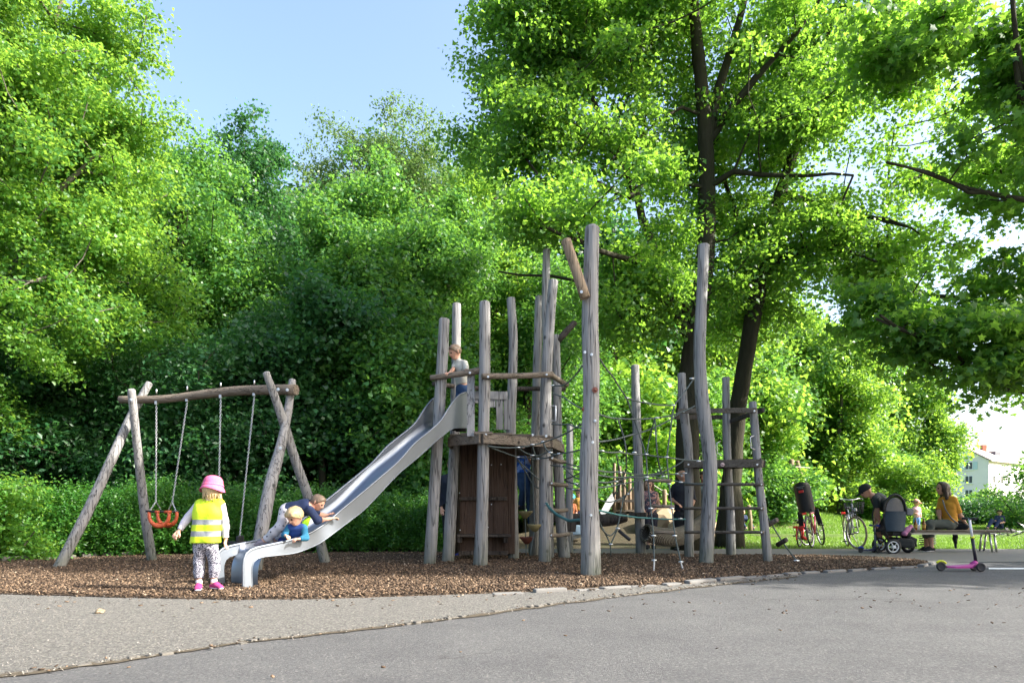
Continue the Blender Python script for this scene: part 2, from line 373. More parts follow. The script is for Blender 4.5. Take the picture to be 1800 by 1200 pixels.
def inside(P, poly):                                           # numpy point in polygon
    x, y = P[:, 0], P[:, 1]; r = np.zeros(len(P), bool); n = len(poly); j = n-1
    for i in range(n):
        xi, yi, xj, yj = poly[i][0], poly[i][1], poly[j][0], poly[j][1]
        c = ((yi > y) != (yj > y)) & (x < (xj-xi)*(y-yi)/(yj-yi+1e-12)+xi); r ^= c; j = i
    return r
def scatter_chips(name, poly, n, size, zc, mat, seed, ymin=0, flat=.5):
    rg = np.random.default_rng(seed); q = np.array([[p[0], p[1]] for p in poly]); lo, hi = q.min(0), q.max(0)
    P = rg.uniform(lo, hi, (n, 2)); P = P[inside(P, poly)]; m = len(P)
    L = rg.uniform(.5, 1.3, m)*size; W = L*rg.uniform(.25, .6, m); Tk = L*.18
    a = rg.uniform(0, math.pi*2, m); tl = rg.normal(0, flat, m)
    ux = np.stack([np.cos(a)*np.cos(tl), np.sin(a)*np.cos(tl), np.sin(tl)], 1); uy = np.stack([-np.sin(a), np.cos(a), rg.normal(0, .25, m)], 1)
    uz = np.cross(ux, uy); c = np.stack([P[:, 0], P[:, 1], zc+rg.uniform(0, .018, m)], 1)
    V = np.empty((m, 8, 3)); i = 0
    for sx in (-1, 1):
        for sy in (-1, 1):
            for sz in (-1, 1):
                V[:, i] = c + ux*(L*sx/2)[:, None] + uy*(W*sy/2)[:, None] + uz*(Tk*sz/2)[:, None]; i += 1
    q = np.array([(0,1,3,2), (4,6,7,5), (0,4,5,1), (2,3,7,6), (0,2,6,4), (1,5,7,3)])
    T = (q[None]+(np.arange(m)*8)[:, None, None]).reshape(-1, 4)
    return tag(link_mesh(name, np_mesh(name, V.reshape(-1, 3), T, np.repeat(rg.beta(1.6, 2.2, m), 6)), mat), kind='stuff')
near_mulch = [p for p in mulch_poly]
scatter_chips('wood_chips', near_mulch, 190000, .029, .026, CHIP, 11)
# chips kicked over the edges and twigs and fallen leaves on the asphalt
scatter_chips('scattered_chips', densify(MULCH_FRONT, .2) + [p+Vector((0, -.28, 0)) for p in reversed(densify(MULCH_FRONT, .2))], 1700, .03, .012, CHIP, 12, flat=.15)
scatter_chips('kerb_chips', [p+Vector((.0, .03, 0)) for p in kf] + [p+Vector((.0, -.12, 0)) for p in reversed(kf)], 1500, .022, .010, CHIP, 18, flat=.2)
scatter_chips('strip_chips', [p+Vector((0, .0, 0)) for p in fr] + [p+Vector((0, -.75, 0)) for p in reversed(fr)], 420, .024, .016, CHIP, 19, flat=.15)
scatter_chips('leaf_litter', [(-.3, 5.2), (6, 5.4), (9, 6.6), (9, 8), (4, 7.0), (1.2, 6.0), (-.2, 5.9)], 260, .022, .006, CHIP, 13, flat=.25)
scatter_chips('fallen_bits', [(-3, 3.2), (4, 3.2), (9, 5.0), (9, 6.6), (-4, 5.2)], 90, .018, .004, CHIP, 14, flat=.3)
scatter_chips('grit', [p+Vector((.0, .05, 0)) for p in kf] + [p+Vector((.0, -.16, 0)) for p in reversed(kf)], 6500, .016, .009, simple('grit_stone', (.22, .20, .17), .9, 0, .5, 40), 15, flat=.4)
scatter_chips('gravel_stones', kf + [p for p in reversed(fr)], 14000, .0085, .013, simple('gravel_stone', (.22, .21, .19), .9, 0, .5, 50), 16, flat=.5)
# grass blades along the near rim of the lawn
def grass(name, n, x0, x1, y0, y1, h, seed, mat, mask=None):
    rg = np.random.default_rng(seed); x = rg.uniform(x0, x1, n); y = rg.uniform(y0, y1, n)
    if mask is not None: k_ = mask(x, y); x = x[k_]; y = y[k_]
    n = len(x); z = np.array([terrain(a, b) for a, b in zip(x, y)]); a = rg.uniform(0, 6.28, n); hh = h*rg.uniform(.5, 1.3, n); w_ = .006+.004*y/14
    b = np.stack([np.cos(a), np.sin(a), 0*a], 1)*w_[:, None] if hasattr(w_, '__len__') else 0
    c = np.stack([x, y, z], 1); tip = c + np.stack([rg.normal(0, .4, n)*hh, rg.normal(0, .4, n)*hh, hh], 1)
    V = np.stack([c-b, c+b, tip], 1).reshape(-1, 3); T = np.arange(3*n).reshape(-1, 3)
    return tag(link_mesh(name, np_mesh(name, V, T, rg.uniform(0, 1, n)), mat), kind='stuff')
GRASSM = leaf_mat('grass_blades', (.05, .12, .015), (.10, .21, .025), (.20, .30, .05), (.24, .42, .05), .35)
grass('grass', 60000, 3.5, 24, 13.95, 20, .05, 21, GRASSM, lambda x, y: ((x-3)**2/9+(y-18)**2/6 > 1))
grass('bank_grass', 45000, 6, 24, 23.5, 31, .09, 22, GRASSM)
# ------------------------------------------------------------------ trees
SHAPES = {                                                     # leaf outlines (u along the leaf, v across, w lift), fan triangles
 'maple': (np.array([(0,0,0), (.02,.16,.03), (-.10,.46,-.06), (.28,.30,.0), (.52,.55,-.09), (.58,.20,.0), (1.0,0,-.12), (.58,-.20,.0), (.52,-.55,-.09), (.28,-.30,.0), (-.10,-.46,-.06), (.02,-.16,.03)], float),
           [(0,1,3), (1,2,3), (0,3,5), (3,4,5), (0,5,7), (5,6,7), (0,7,9), (7,8,9), (0,9,11), (9,10,11)]),
 'lobed': (np.array([(0,0,0), (.25,.42,.05), (.55,.22,.0), (1,0,-.1), (.55,-.22,.0), (.25,-.42,.05)], float), [(0,1,2), (0,2,4), (2,3,4), (0,4,5)]),
 'oval': (np.array([(0,0,0), (.5,.28,.07), (1,0,-.06), (.5,-.28,.07)], float), [(0,1,2), (0,2,3)])}
def leaves_arrays(C, N, size, shape, rg):
    """C centres (n,3), N normals (n,3)"""
    n = len(C); N = N/np.linalg.norm(N, axis=1, keepdims=True); r = rg.normal(size=(n, 3))
    U = r - N*(r*N).sum(1, keepdims=True); U /= np.linalg.norm(U, axis=1, keepdims=True)+1e-9; W = np.cross(N, U)
    tv, tf = SHAPES[shape]; s = size*rg.uniform(.6, 1.25, n)
    V = C[:, None] + s[:, None, None]*(U[:, None]*tv[None, :, 0:1] + W[:, None]*tv[None, :, 1:2] + N[:, None]*tv[None, :, 2:3])
    T = (np.array(tf)[None] + (np.arange(n)*len(tv))[:, None, None]).reshape(-1, 3)
    return V.reshape(-1, 3), T, len(tf)
def crown_points(ells, n, rg, shell=2.4, gap=-.17, gf=.55):
    vol = np.array([e[3]*e[4]*e[5] for e in ells]) ** .8; vol /= vol.sum(); out = []
    for e, v in zip(ells, vol):
        m = max(1, int(round(n*v))); d = rg.normal(size=(m, 3)); d /= np.linalg.norm(d, axis=1, keepdims=True)
        r = rg.uniform(0, 1, m)**(1/shell)*rg.uniform(.74, 1.18, m)
        out.append(np.array(e[:3]) + d*r[:, None]*np.array(e[3:6]))
    P = np.concatenate(out); s = float(rg.uniform(0, 50))
    return P[np.array([mnoise.noise(Vector(p)*gf+Vector((s, 0, 0))) for p in P]) > gap]
def skeleton_mesh(nodes, par, rad, order_tubes=True):
    V = []; T = []; ns = 6
    P = np.array(nodes); Rr = np.array(rad)
    idx = [i for i in range(len(par)) if par[i] >= 0]
    A = P[[par[i] for i in idx]]; B = P[idx]; rb = Rr[idx]; ra = np.minimum(Rr[[par[i] for i in idx]], rb*1.25)
    D = B-A; L = np.linalg.norm(D, axis=1, keepdims=True)+1e-9; D = D/L; B = B + D*np.minimum(rb[:, None]*.5, .05)
    h = np.where(np.abs(D[:, 2:3]) < .9, np.array([[0, 0, 1.]]), np.array([[1., 0, 0]])); U = np.cross(D, h); U /= np.linalg.norm(U, axis=1, keepdims=True); W = np.cross(D, U)
    an = np.arange(ns)*2*np.pi/ns; ci = np.cos(an)[None, :, None]; si = np.sin(an)[None, :, None]; off = U[:, None]*ci + W[:, None]*si
    V = np.concatenate([A[:, None]+off*ra[:, None, None], B[:, None]+off*rb[:, None, None]], 1).reshape(-1, 3)
    q = np.array([(k, (k+1) % ns, (k+1) % ns+ns, k+ns) for k in range(ns)])
    T = (q[None] + (np.arange(len(idx))*2*ns)[:, None, None]).reshape(-1, 4)
    return V, T
def grow(base, trunk, limbs, ells, nclust, csize, lper, lsize, shape, seed, flat=.38, shell=2.4, up=1.0, twig=.010, rtrunk=.2, gap=-.17, gf=.55, cull=None, droop=.0):
    """returns (branch arrays, leaf arrays, tone). trunk/limbs: lists of (x,y,z,r) polylines relative to base"""
    rg = np.random.default_rng(seed); nodes = []; par = []; fixed = []
    def addline(line, parent):
        prev = parent
        for a, b in zip(line[:-1], line[1:]):
            a = np.array(a, float); b = np.array(b, float); k = max(1, int(np.linalg.norm(b[:3]-a[:3])/.35))
            for i in range(1, k+1):
                p = a+(b-a)*i/k; nodes.append(p[:3]+rg.normal(0, .02, 3)); par.append(prev); fixed.append(p[3]); prev = len(nodes)-1
        return prev
    nodes.append(np.array(trunk[0][:3], float)); par.append(-1); fixed.append(trunk[0][3]); addline(trunk, 0)
    for ln in limbs:
        P = np.array(nodes); d = np.linalg.norm(P-np.array(ln[0][:3]), axis=1); j = int(d.argmin())
        addline([tuple(nodes[j])+(ln[0][3],)]+list(ln[1:]), j)
    nfix = len(nodes)
    C = crown_points(ells, nclust, rg, shell, gap, gf)
    if cull is not None: C = C[~cull(C)]
    P0 = np.array(nodes[:nfix]); dd = np.array([np.linalg.norm(P0-c, axis=1).min() for c in C]); C = C[np.argsort(dd)]
    N0 = np.zeros((nfix+len(C)*30+10, 3)); cnt = nfix; N0[:cnt] = P0
    for c in C:
        Q = N0[:cnt]; d = Q-c; dist = np.linalg.norm(d, axis=1); cost = dist + .9*np.maximum(0, d[:, 2] + .25*dist)
        j = int(cost.argmin()); a = Q[j].copy(); L = dist[j]; k = max(1, min(24, int(L/.45)))
        mid = (a+c)/2 + np.array([0, 0, -.10*L]) + rg.normal(0, .06*L+.01, 3); prev = j
        for i in range(1, k+1):
            t = i/k; p = (1-t)**2*a+2*t*(1-t)*mid+t*t*c
            if cnt >= len(N0): break
            N0[cnt] = p; nodes.append(p); par.append(prev); fixed.append(0); prev = cnt; cnt += 1
    n = len(nodes); acc = np.zeros(n); ch = np.zeros(n, int)
    for i in range(n-1, 0, -1):
        if ch[i] == 0: acc[i] = 1
        acc[par[i]] += acc[i]; ch[par[i]] += 1
    rad = np.maximum(np.array(fixed), twig*acc**.42)
    rad[:nfix] = np.array(fixed)[:nfix]
    # leaves: flattened drooping sprays round each end point plus sprigs along the outer twigs
    out = np.array([nodes[0][0], nodes[0][1], 0]); m = len(C)
    cs = csize*rg.uniform(.65, 1.35, m); k = (lper*rg.uniform(.6, 1.4, m)*(cs/csize)**2).astype(int)
    ci = np.repeat(np.arange(m), k); q = rg.normal(0, .46, (len(ci), 3)); q = np.where(np.abs(q) > 1.15, q*.5, q)
    tiltd = rg.normal(0, .22, (m, 2))
    q[:, 2] = q[:, 2]*flat + q[:, 0]*tiltd[ci, 0] + q[:, 1]*tiltd[ci, 1] - (.22+droop)*(q[:, 0]**2+q[:, 1]**2)
    LC = C[ci] + q*cs[ci][:, None]
    N = np.array([0, 0, up]) + rg.normal(0, .85, (len(ci), 3)) + .45*q
    V, T, tf = leaves_arrays(LC, N, lsize, shape, rg)
    tone = np.clip(rg.normal(.48, .22, len(ci)) + rg.normal(0, .14, m)[ci], 0, 1)
    return skeleton_mesh(nodes, par, rad), (V, T), np.repeat(tone, tf)
def make_tree(name, base, label, lmat, bmat, group=None, cat='tree', trunk_mesh=None, **kw):
    e = empty(name, base, label, cat, group)
    (bv, bt), (lv, lt), tone = grow(base, **kw); b = np.array(base)
    me = np_mesh('trunk', bv, bt); me.polygons.foreach_set('use_smooth', [True]*len(me.polygons))
    o = bpy.data.objects.new('trunk', me); me.materials.append(bmat); COL.objects.link(o); o.parent = e
    me2 = np_mesh('crown', lv, lt, tone)
    o2 = bpy.data.objects.new('crown', me2); me2.materials.append(lmat); COL.objects.link(o2); o2.parent = e
    if trunk_mesh:                                             # thick smooth stems with lumps over the grown skeleton
        mb = MB()
        for ln in trunk_mesh:
            pts = densify([p[:3] for p in ln], .3); L = np.cumsum([0]+[(Vector(a[:3])-Vector(c[:3])).length for a, c in zip(ln[:-1], ln[1:])])
            s = 0; rr = []
            for i, p in enumerate(pts):
                if i: s += (p-pts[i-1]).length
                rr.append(float(np.interp(s, L, [q[3] for q in ln])))
            # smooth the polyline
            for _ in range(3): pts = [pts[0]]+[(pts[i-1]+pts[i]*2+pts[i+1])/4 for i in range(1, len(pts)-1)]+[pts[-1]]
            mb.tube([p+Vector(base) for p in pts], rr, 16, lump=.16, seed=len(rr))
        o3 = mb.build('stem', bmat, e)
    return e
# --- trunks by photo pixel at their own depths (relative to the base)
def line_at(base, pts):                                        # (px, py, Y, r) -> relative polyline
    return [tuple(at(px, py, Y)-Vector(base))+(r,) for px, py, Y, r in pts]
# big maple behind the climbing frame
b7 = gnd(1212, 963, 0); b7 = Vector((b7.x, 13.6, -.03)); b7.x = (1212-900)/1200*13.6
t7 = line_at(b7, [(1212,972,13.6,.32), (1210,900,13.6,.25), (1208,760,13.6,.22), (1212,640,13.5,.205), (1228,560,13.4,.18), (1243,430,13.4,.165), (1243,300,13.3,.15), (1238,205,13.2,.13), (1228,100,13.0,.11), (1218,0,12.8,.09), (1212,-60,12.7,.05), (1216,-110,12.6,.03)])
t7[0] = (0, 0, 0, .36)
l7 = [line_at(b7, p) for p in [
  [(1243,240,13.3,.10), (1262,160,13.2,.085), (1290,70,13.0,.07), (1310,0,12.8,.055), (1325,-70,12.6,.03)],
  [(1243,240,13.3,.09), (1275,205,13.2,.075), (1330,135,12.9,.05), (1400,60,12.4,.035), (1470,-40,12,.02)],
  [(1243,325,13.3,.045), (1185,318,12.9,.035), (1130,330,12.4,.025), (1060,365,11.8,.015)],
  [(1246,322,13.3,.06), (1290,305,13.0,.05), (1390,308,12.6,.035), (1500,310,12.2,.02)],
  [(1243,205,13.2,.04), (1195,190,12.9,.03), (1130,235,12.6,.022), (1060,300,12.2,.014)],
  [(1212,620,13.5,.12), (1180,540,13.2,.10), (1120,350,13.0,.075), (1075,240,12.8,.055), (1020,120,12.5,.04), (960,20,12.3,.03), (900,-60,12,.02)],
  [(1120,350,13.0,.06), (1020,310,12.4,.045), (930,330,11.8,.03), (870,350,11.4,.02)],
  [(1075,240,12.8,.04), (980,180,12.4,.03), (880,150,12.1,.02)],
  [(1228,560,13.4,.08), (1150,470,12.2,.055), (1050,440,11.0,.04), (960,400,10.4,.022)],
  [(1228,560,13.4,.07), (1150,520,13.9,.05), (1000,490,14.6,.035), (880,480,15,.02)],
]]
def el(base, px, py, Y, rx, ry, rz):
    p = at(px, py, Y)-Vector(base); return (p.x, p.y, p.z, rx, ry, rz)
e7 = [el(b7, 1010, 110, 13.0, 2.0, 2.1, 1.6), el(b7, 930, 230, 12.3, 1.2, 1.5, .9), el(b7, 1240, 70, 13.2, 2.3, 2.2, 1.6), el(b7, 1080, 330, 11.6, 2.1, 1.6, .95),
      el(b7, 960, 390, 10.8, 1.1, 1.3, .55), el(b7, 1150, 500, 12.6, 1.7, 1.8, .9), el(b7, 1060, 560, 13.8, 1.5, 1.4, .6), el(b7, 1110, 250, 12.8, 1.2, 1.2, .9), el(b7, 1100, 420, 12.6, 1.3, 1.3, .7), el(b7, 1390, 200, 12.8, 2.1, 2.1, 1.5), el(b7, 1350, 400, 13.6, 2.0, 2.1, 1.1),
      el(b7, 1110, -20, 13, 2.2, 2.0, 1.1), el(b7, 950, 0, 12.5, 1.5, 1.7, 1.1)]
STEMS = [[(1212,640), (1228,560), (1243,430), (1243,300), (1238,205), (1228,100), (1218,0)], [(1243,240), (1290,70), (1310,0)], [(1243,240), (1330,135), (1400,60)], [(1246,322), (1290,305), (1390,308), (1500,310)],
         [(1318,590), (1350,420), (1372,340), (1395,260)]]
def clear_stems(base, ymax, w):
    def f(C):                                                  # keep some windows in the foliage so that the dark limbs show
        P = C + np.array(base); px = 900+1200*P[:, 0]/P[:, 1]; py = 895-1200*(P[:, 2]-H_CAM)/P[:, 1]; r = np.zeros(len(C), bool)
        for k, L in enumerate(STEMS):
            for (x0, y0), (x1, y1) in zip(L[:-1], L[1:]):
                t = np.clip(((px-x0)*(x1-x0)+(py-y0)*(y1-y0))/((x1-x0)**2+(y1-y0)**2), 0, 1); d = np.hypot(px-x0-t*(x1-x0), py-y0-t*(y1-y0)); r |= d < (w if k in (0, 4) else w*.55)
        return r & (P[:, 1] < ymax) & (np.sin(P[:, 2]*7+P[:, 0]*3) < .82)
    return f
make_tree('maple_tree', b7, 'tall dark trunked maple rising behind the climbing frame with wide hanging crown', LF_MAPLE, BARK, cat='tree', trunk_mesh=[t7]+l7[:2],
          trunk=t7, limbs=l7, ells=e7, nclust=560, csize=.55, lper=340, lsize=.086, shape='lobed', seed=7, flat=.46, shell=1.9, cull=clear_stems(b7, 13.3, 38))
# leaning maple
b8 = Vector(((1283-900)/1200*14.6, 14.6, -.03))
t8 = line_at(b8, [(1283,960,14.6,.30), (1285,860,14.6,.21), (1290,780,14.6,.185), (1302,680,14.5,.17), (1318,590,14.4,.16), (1335,480,14.3,.16), (1350,420,14.2,.14), (1372,340,14.0,.12), (1395,260,13.8,.09), (1440,120,13.5,.06), (1460,40,13.4,.03)])
t8[0] = (0, 0, 0, .33)
l8 = [line_at(b8, p) for p in [
  [(1340,470,14.2,.07), (1400,440,13.8,.05), (1470,430,13.2,.03), (1540,460,12.6,.02)],
  [(1372,340,14.0,.07), (1440,360,13.6,.05), (1520,380,13.0,.03), (1600,400,12.4,.02)],
  [(1335,480,14.3,.06), (1300,400,15.0,.045), (1270,300,15.6,.03)],
  [(1395,260,13.8,.05), (1480,200,13.4,.035), (1570,120,13.0,.02)]]]
e8 = [el(b8, 1430, 150, 14.5, 2.3, 2.0, 1.5), el(b8, 1560, 260, 14.0, 2.2, 2.0, 1.4), el(b8, 1440, 420, 14.2, 1.9, 2.0, .9), el(b8, 1560, 470, 13.6, 1.7, 1.9, .7), el(b8, 1330, 560, 15.0, 1.5, 1.4, .6), el(b8, 1250, 330, 15.6, 2.0, 1.6, 1.6), el(b8, 1500, 20, 14, 2.4, 2.0, 1.1)]
make_tree('maple_tree', b8, 'second maple with dark trunk leaning right behind the small ladder tower', LF_MAPLE, BARK, cat='tree', trunk_mesh=[t8]+l8,
          trunk=t8, limbs=l8, ells=e8, nclust=330, csize=.56, lper=300, lsize=.09, shape='lobed', seed=8, flat=.46, shell=1.9, cull=clear_stems(b8, 14.0, 34))
# maple on the right whose trunk stands outside the frame
b9 = Vector((11.4, 10.6, 0))
t9 = [(0,0,0,.34), (0,0,2,.26), (-.1,-.1,3.5,.22), (0,.1,6,.14), (.1,0,8.5,.04)]
l9 = [line_at(b9, p) for p in [
  [(2060,700,10.6,.10), (1900,708,10.3,.045), (1810,690,10.0,.034), (1745,672,9.8,.028), (1700,635,9.6,.022), (1620,590,9.4,.024), (1540,560,9.2,.018)],
  [(2080,420,10.6,.11), (1900,372,10.2,.05), (1775,345,9.8,.034), (1700,338,9.6,.026), (1630,300,9.4,.02), (1560,285,9.2,.015)],
  [(2080,250,10.6,.09), (1860,260,9.6,.05), (1796,170,9.2,.04), (1785,60,9.0,.03), (1775,-40,8.8,.02)],
  [(2090,120,10.6,.09), (1880,60,10.2,.055), (1760,75,9.8,.035), (1640,40,9.4,.02)],
  [(2060,560,10.6,.08), (1850,540,11.2,.05), (1650,520,11.8,.03), (1500,500,12.0,.018)],
  [(2080,330,10.6,.09), (2000,250,8.2,.06), (1960,200,7.2,.04)]]]
e9 = [el(b9, 1690, 590, 9.6, 1.35, 1.2, .42), el(b9, 1760, 480, 10.0, 1.6, 1.5, .75), el(b9, 1590, 520, 10.6, 1.3, 1.4, .45), el(b9, 1740, 300, 9.8, 1.2, 1.5, .85), el(b9, 1800, 120, 9.6, 1.5, 1.6, 1.4), el(b9, 1640, 90, 9.8, 1.2, 1.3, .7),
      (-1.3, .2, 6.6, 2.6, 2.0, 1.0), el(b9, 1745, 650, 9.3, .7, .7, .28), el(b9, 1720, 600, 9.7, 1.3, 1.0, .45), el(b9, 1800, 630, 9.7, .9, .9, .45), el(b9, 1650, 540, 10.3, 1.3, 1.2, .5), el(b9, 1560, 600, 10.8, .9, 1.0, .35)]
make_tree('maple_tree', b9, 'maple whose leafy branches hang into the picture from the right edge', LF_MAPLE, BARK, cat='tree', trunk_mesh=[t9]+l9,
          trunk=t9, limbs=l9, ells=e9, nclust=450, csize=.50, lper=160, lsize=.102, shape='maple', seed=9, flat=.30, shell=1.6)
# left bright maple
b1 = Vector((-11.2, 14.0, 0.05))
t1 = [(0,0,0,.36), (.1,0,3,.28), (.2,0,6,.2), (.1,.2,9,.13), (.3,0,12.5,.05)]
l1 = [[(.2,0,4,.14), (1.3,-.6,5.2,.1), (2.4,-1.0,6.6,.07), (3.4,-1.2,7.4,.03)], [(.2,0,6,.13), (1.2,-.5,7.6,.09), (2.2,-.8,9.6,.05), (2.8,-.8,11.5,.02)], [(.1,0,3.2,.12), (-1,-1.5,4.4,.08), (-2,-2.5,5.2,.03)], [(.2,0,5,.1), (1.6,-1.6,5.0,.06), (3,-2.4,4.6,.03)]]
e1 = [(1.6,-1.2,7.6,2.5,2.1,2.1), (.8,-.8,10.6,3.2,2.6,2.0), (2.1,-.9,8.6,2.2,1.9,1.7), (-1.4,-1.2,8.0,2.6,2.2,2.6), (2.8,-1.4,4.8,2.1,1.8,1.5), (-.5,-2.2,5.0,2.5,1.8,1.9), (-2.6,-.6,13,2.5,2.2,2), (3.4,-.8,6.4,1.5,1.5,1.1), el(b1, 215, 60, 13.5, 1.0, .9, .8), el(b1, 245, 200, 13.5, .8, .9, .7), (0,-1.5,2.6,2.8,1.6,1.3)]
make_tree('maple_tree', b1, 'bright green maple filling the left edge of the picture', LF_LIGHT, BARK_G, cat='tree', trunk=t1, limbs=l1, ells=e1, nclust=1050, csize=.44, lper=330, lsize=.078, shape='lobed', seed=1, gap=-.26, gf=1.2, flat=.62, shell=1.8)

b10 = Vector((13.6, 5.4, 0)); t10 = [(0,1.2,0,.30), (0,1.2,3,.24), (.1,1.2,6,.18), (0,1.0,9,.12), (0,.6,12,.03)]  # unseen tree added outside the frame, crown shaped to shade the mulch bed
make_tree('maple_tree', b10, 'unseen maple added beyond the right edge of the picture to shade the mulch', LF_MAPLE, BARK, cat='tree', trunk=t10, limbs=[],
          ells=[(0,2.0,4.6,2.0,1.5,1.2), (-.3,1.7,6.3,2.2,1.6,1.3), (0,1.4,8.0,2.4,1.6,1.4), (0,1.0,10.0,2.4,1.6,1.4), (.2,.6,12.0,2.4,1.6,1.4), (0,.3,13.6,2,1.4,1.0)], nclust=420, csize=.62, lper=210, lsize=.15, shape='lobed', seed=10, flat=.4, shell=1.3)

b11 = Vector((17.5, 10.6, 0))  # another unseen tree, added so that shade falls on the right-hand path
make_tree('maple_tree', b11, 'unseen low crowned maple added beyond the right edge of the picture to shade the path', LF_MAPLE, BARK, cat='tree', trunk=[(0,0,0,.26), (0,0,3,.2), (0,0,9,.04)], limbs=[],
          ells=[(0,.2,5.0,2.6,1.9,1.4), (0,-.6,6.6,2.6,2.0,1.6), (0,.2,8.2,2.4,2.2,1.5), (0,-.3,9.8,2,1.8,1.1), (0,1.4,4.4,1.8,1.2,1.0)], nclust=330, csize=.62, lper=200, lsize=.15, shape='lobed', seed=14, flat=.4, shell=1.3)
# ------------------------------------------------------------------ other trees, shrubs, hedges
def simple_tree(name, base, hgt, rad, label, lmat, bmat, seed, nclust=230, csize=.6, lper=170, lsize=.14, shape='oval', low=.18, group=None, lobes=6, flat=.75, tr=None, cat='tree', taper=.55, lean=0.0, **kw):
    rg = random.Random(seed); tr = tr or .02*hgt
    trunk = [(0,0,-.4,tr*1.3), (lean*.2,0,hgt*.15,tr), (lean*.5+rg.uniform(-.1,.1),0,hgt*.45,tr*.75), (lean*.8+rg.uniform(-.2,.2),rg.uniform(-.1,.1),hgt*.75,tr*.4), (lean,0,hgt*.84,tr*.1)]
    ells = []
    for i in range(lobes):
        f = (i+.5)/lobes; z = hgt*(low + (1-low)*f*.90); r = rad*math.sqrt(max(.3, 1-((f-.42)/.66)**2))
        for j in range(2):
            a = rg.uniform(0, 6.28); ells.append((lean*f+math.cos(a)*r*.42, math.sin(a)*r*.42, z, r*.70, r*.70, hgt*(1-low)/lobes*.9))
    return make_tree(name, base, label, lmat, bmat, group=group, cat=cat, trunk=trunk, limbs=[], ells=ells, nclust=nclust, csize=csize, lper=lper, lsize=lsize, shape=shape, seed=seed, flat=flat, gap=-.22, gf=1.5, **kw)
def gx(px, Y, z=None):
    x = (px-900)/1200*Y; return Vector((x, Y, terrain(x, Y) if z is None else z))
def topz(py, Y): return H_CAM + (895-py)/1200*Y
FG = 'trees of the wood behind the swings and slide'
def T(px, py_top, Y, rad, *a, **k):
    b = gx(px, Y); return simple_tree('tree' if 'nm' not in k else k.pop('nm'), b, topz(py_top, Y)-b.z, rad, *a, **k)
# individually visible trees of the wood
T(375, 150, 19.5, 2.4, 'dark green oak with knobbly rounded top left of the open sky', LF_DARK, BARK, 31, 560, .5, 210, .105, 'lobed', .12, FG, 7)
T(330, 215, 17.2, 2.6, 'mid green tree in front of the knobbly dark oak', LF_MID, BARK, 42, 420, .5, 200, .105, 'lobed', .15, FG, 6)
T(605, 240, 18.0, 2.5, 'pale green tree with ragged bright leaves in the middle of the wood', LF_MID, BARK_G, 32, 520, .5, 210, .105, 'lobed', .10, FG, 7)
T(615, 195, 27, 3.4, 'feathery olive green tree, left one of the two highest behind the wood', LF_OLIVE, BARK, 33, 560, .62, 170, .13, 'oval', .2, FG, 6)
T(745, 190, 27.5, 3.6, 'feathery olive green tree, right one of the two highest behind the wood', LF_OLIVE, BARK, 34, 560, .62, 170, .13, 'oval', .2, FG, 6)
T(865, 215, 21, 2.8, 'fresh green tree just left of the big maple crown', LF_LIGHT, BARK, 35, 360, .52, 180, .115, 'lobed', .15, FG, 6)
T(775, 330, 18, 2.4, 'bright leaved tree behind the slide tower', LF_MID, BARK, 36, 460, .48, 200, .105, 'lobed', .12, FG, 7)
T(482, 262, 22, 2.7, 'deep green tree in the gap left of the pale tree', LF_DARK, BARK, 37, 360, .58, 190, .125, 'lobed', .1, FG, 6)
T(690, 380, 17, 2.3, 'low dark tree between the pale tree and the slide tower', LF_MID, BARK, 38, 400, .5, 190, .105, 'lobed', .1, FG, 6)
T(930, 420, 19, 2.7, 'leafy tree in the shade behind the tall forked post', LF_MID, BARK, 39, 400, .5, 190, .105, 'lobed', .1, FG, 6)
# understory in the shade behind the hedge
U = 'shaded small trees behind the hedge'
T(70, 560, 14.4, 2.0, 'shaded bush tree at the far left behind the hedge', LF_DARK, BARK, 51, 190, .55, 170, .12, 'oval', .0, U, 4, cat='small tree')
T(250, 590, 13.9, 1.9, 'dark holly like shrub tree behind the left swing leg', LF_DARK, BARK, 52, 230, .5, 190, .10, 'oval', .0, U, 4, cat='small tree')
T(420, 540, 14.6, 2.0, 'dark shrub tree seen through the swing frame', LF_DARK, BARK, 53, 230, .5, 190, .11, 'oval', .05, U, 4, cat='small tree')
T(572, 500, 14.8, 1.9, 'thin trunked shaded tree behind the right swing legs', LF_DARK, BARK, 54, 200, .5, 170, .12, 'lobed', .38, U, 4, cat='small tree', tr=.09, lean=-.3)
T(650, 520, 15.6, 1.8, 'thin trunked shaded tree above the slide', LF_MID, BARK, 55, 200, .5, 160, .12, 'lobed', .36, U, 4, cat='small tree', tr=.08, lean=.4)
T(735, 560, 15.2, 1.6, 'shaded shrub tree left of the slide tower', LF_MID, BARK, 56, 170, .5, 160, .12, 'lobed', .05, U, 4, cat='small tree')
T(165, 430, 16, 2.2, 'mid green tree below the bright maple', LF_MID, BARK, 57, 240, .6, 200, .13, 'lobed', .1, U, 5, cat='small tree')
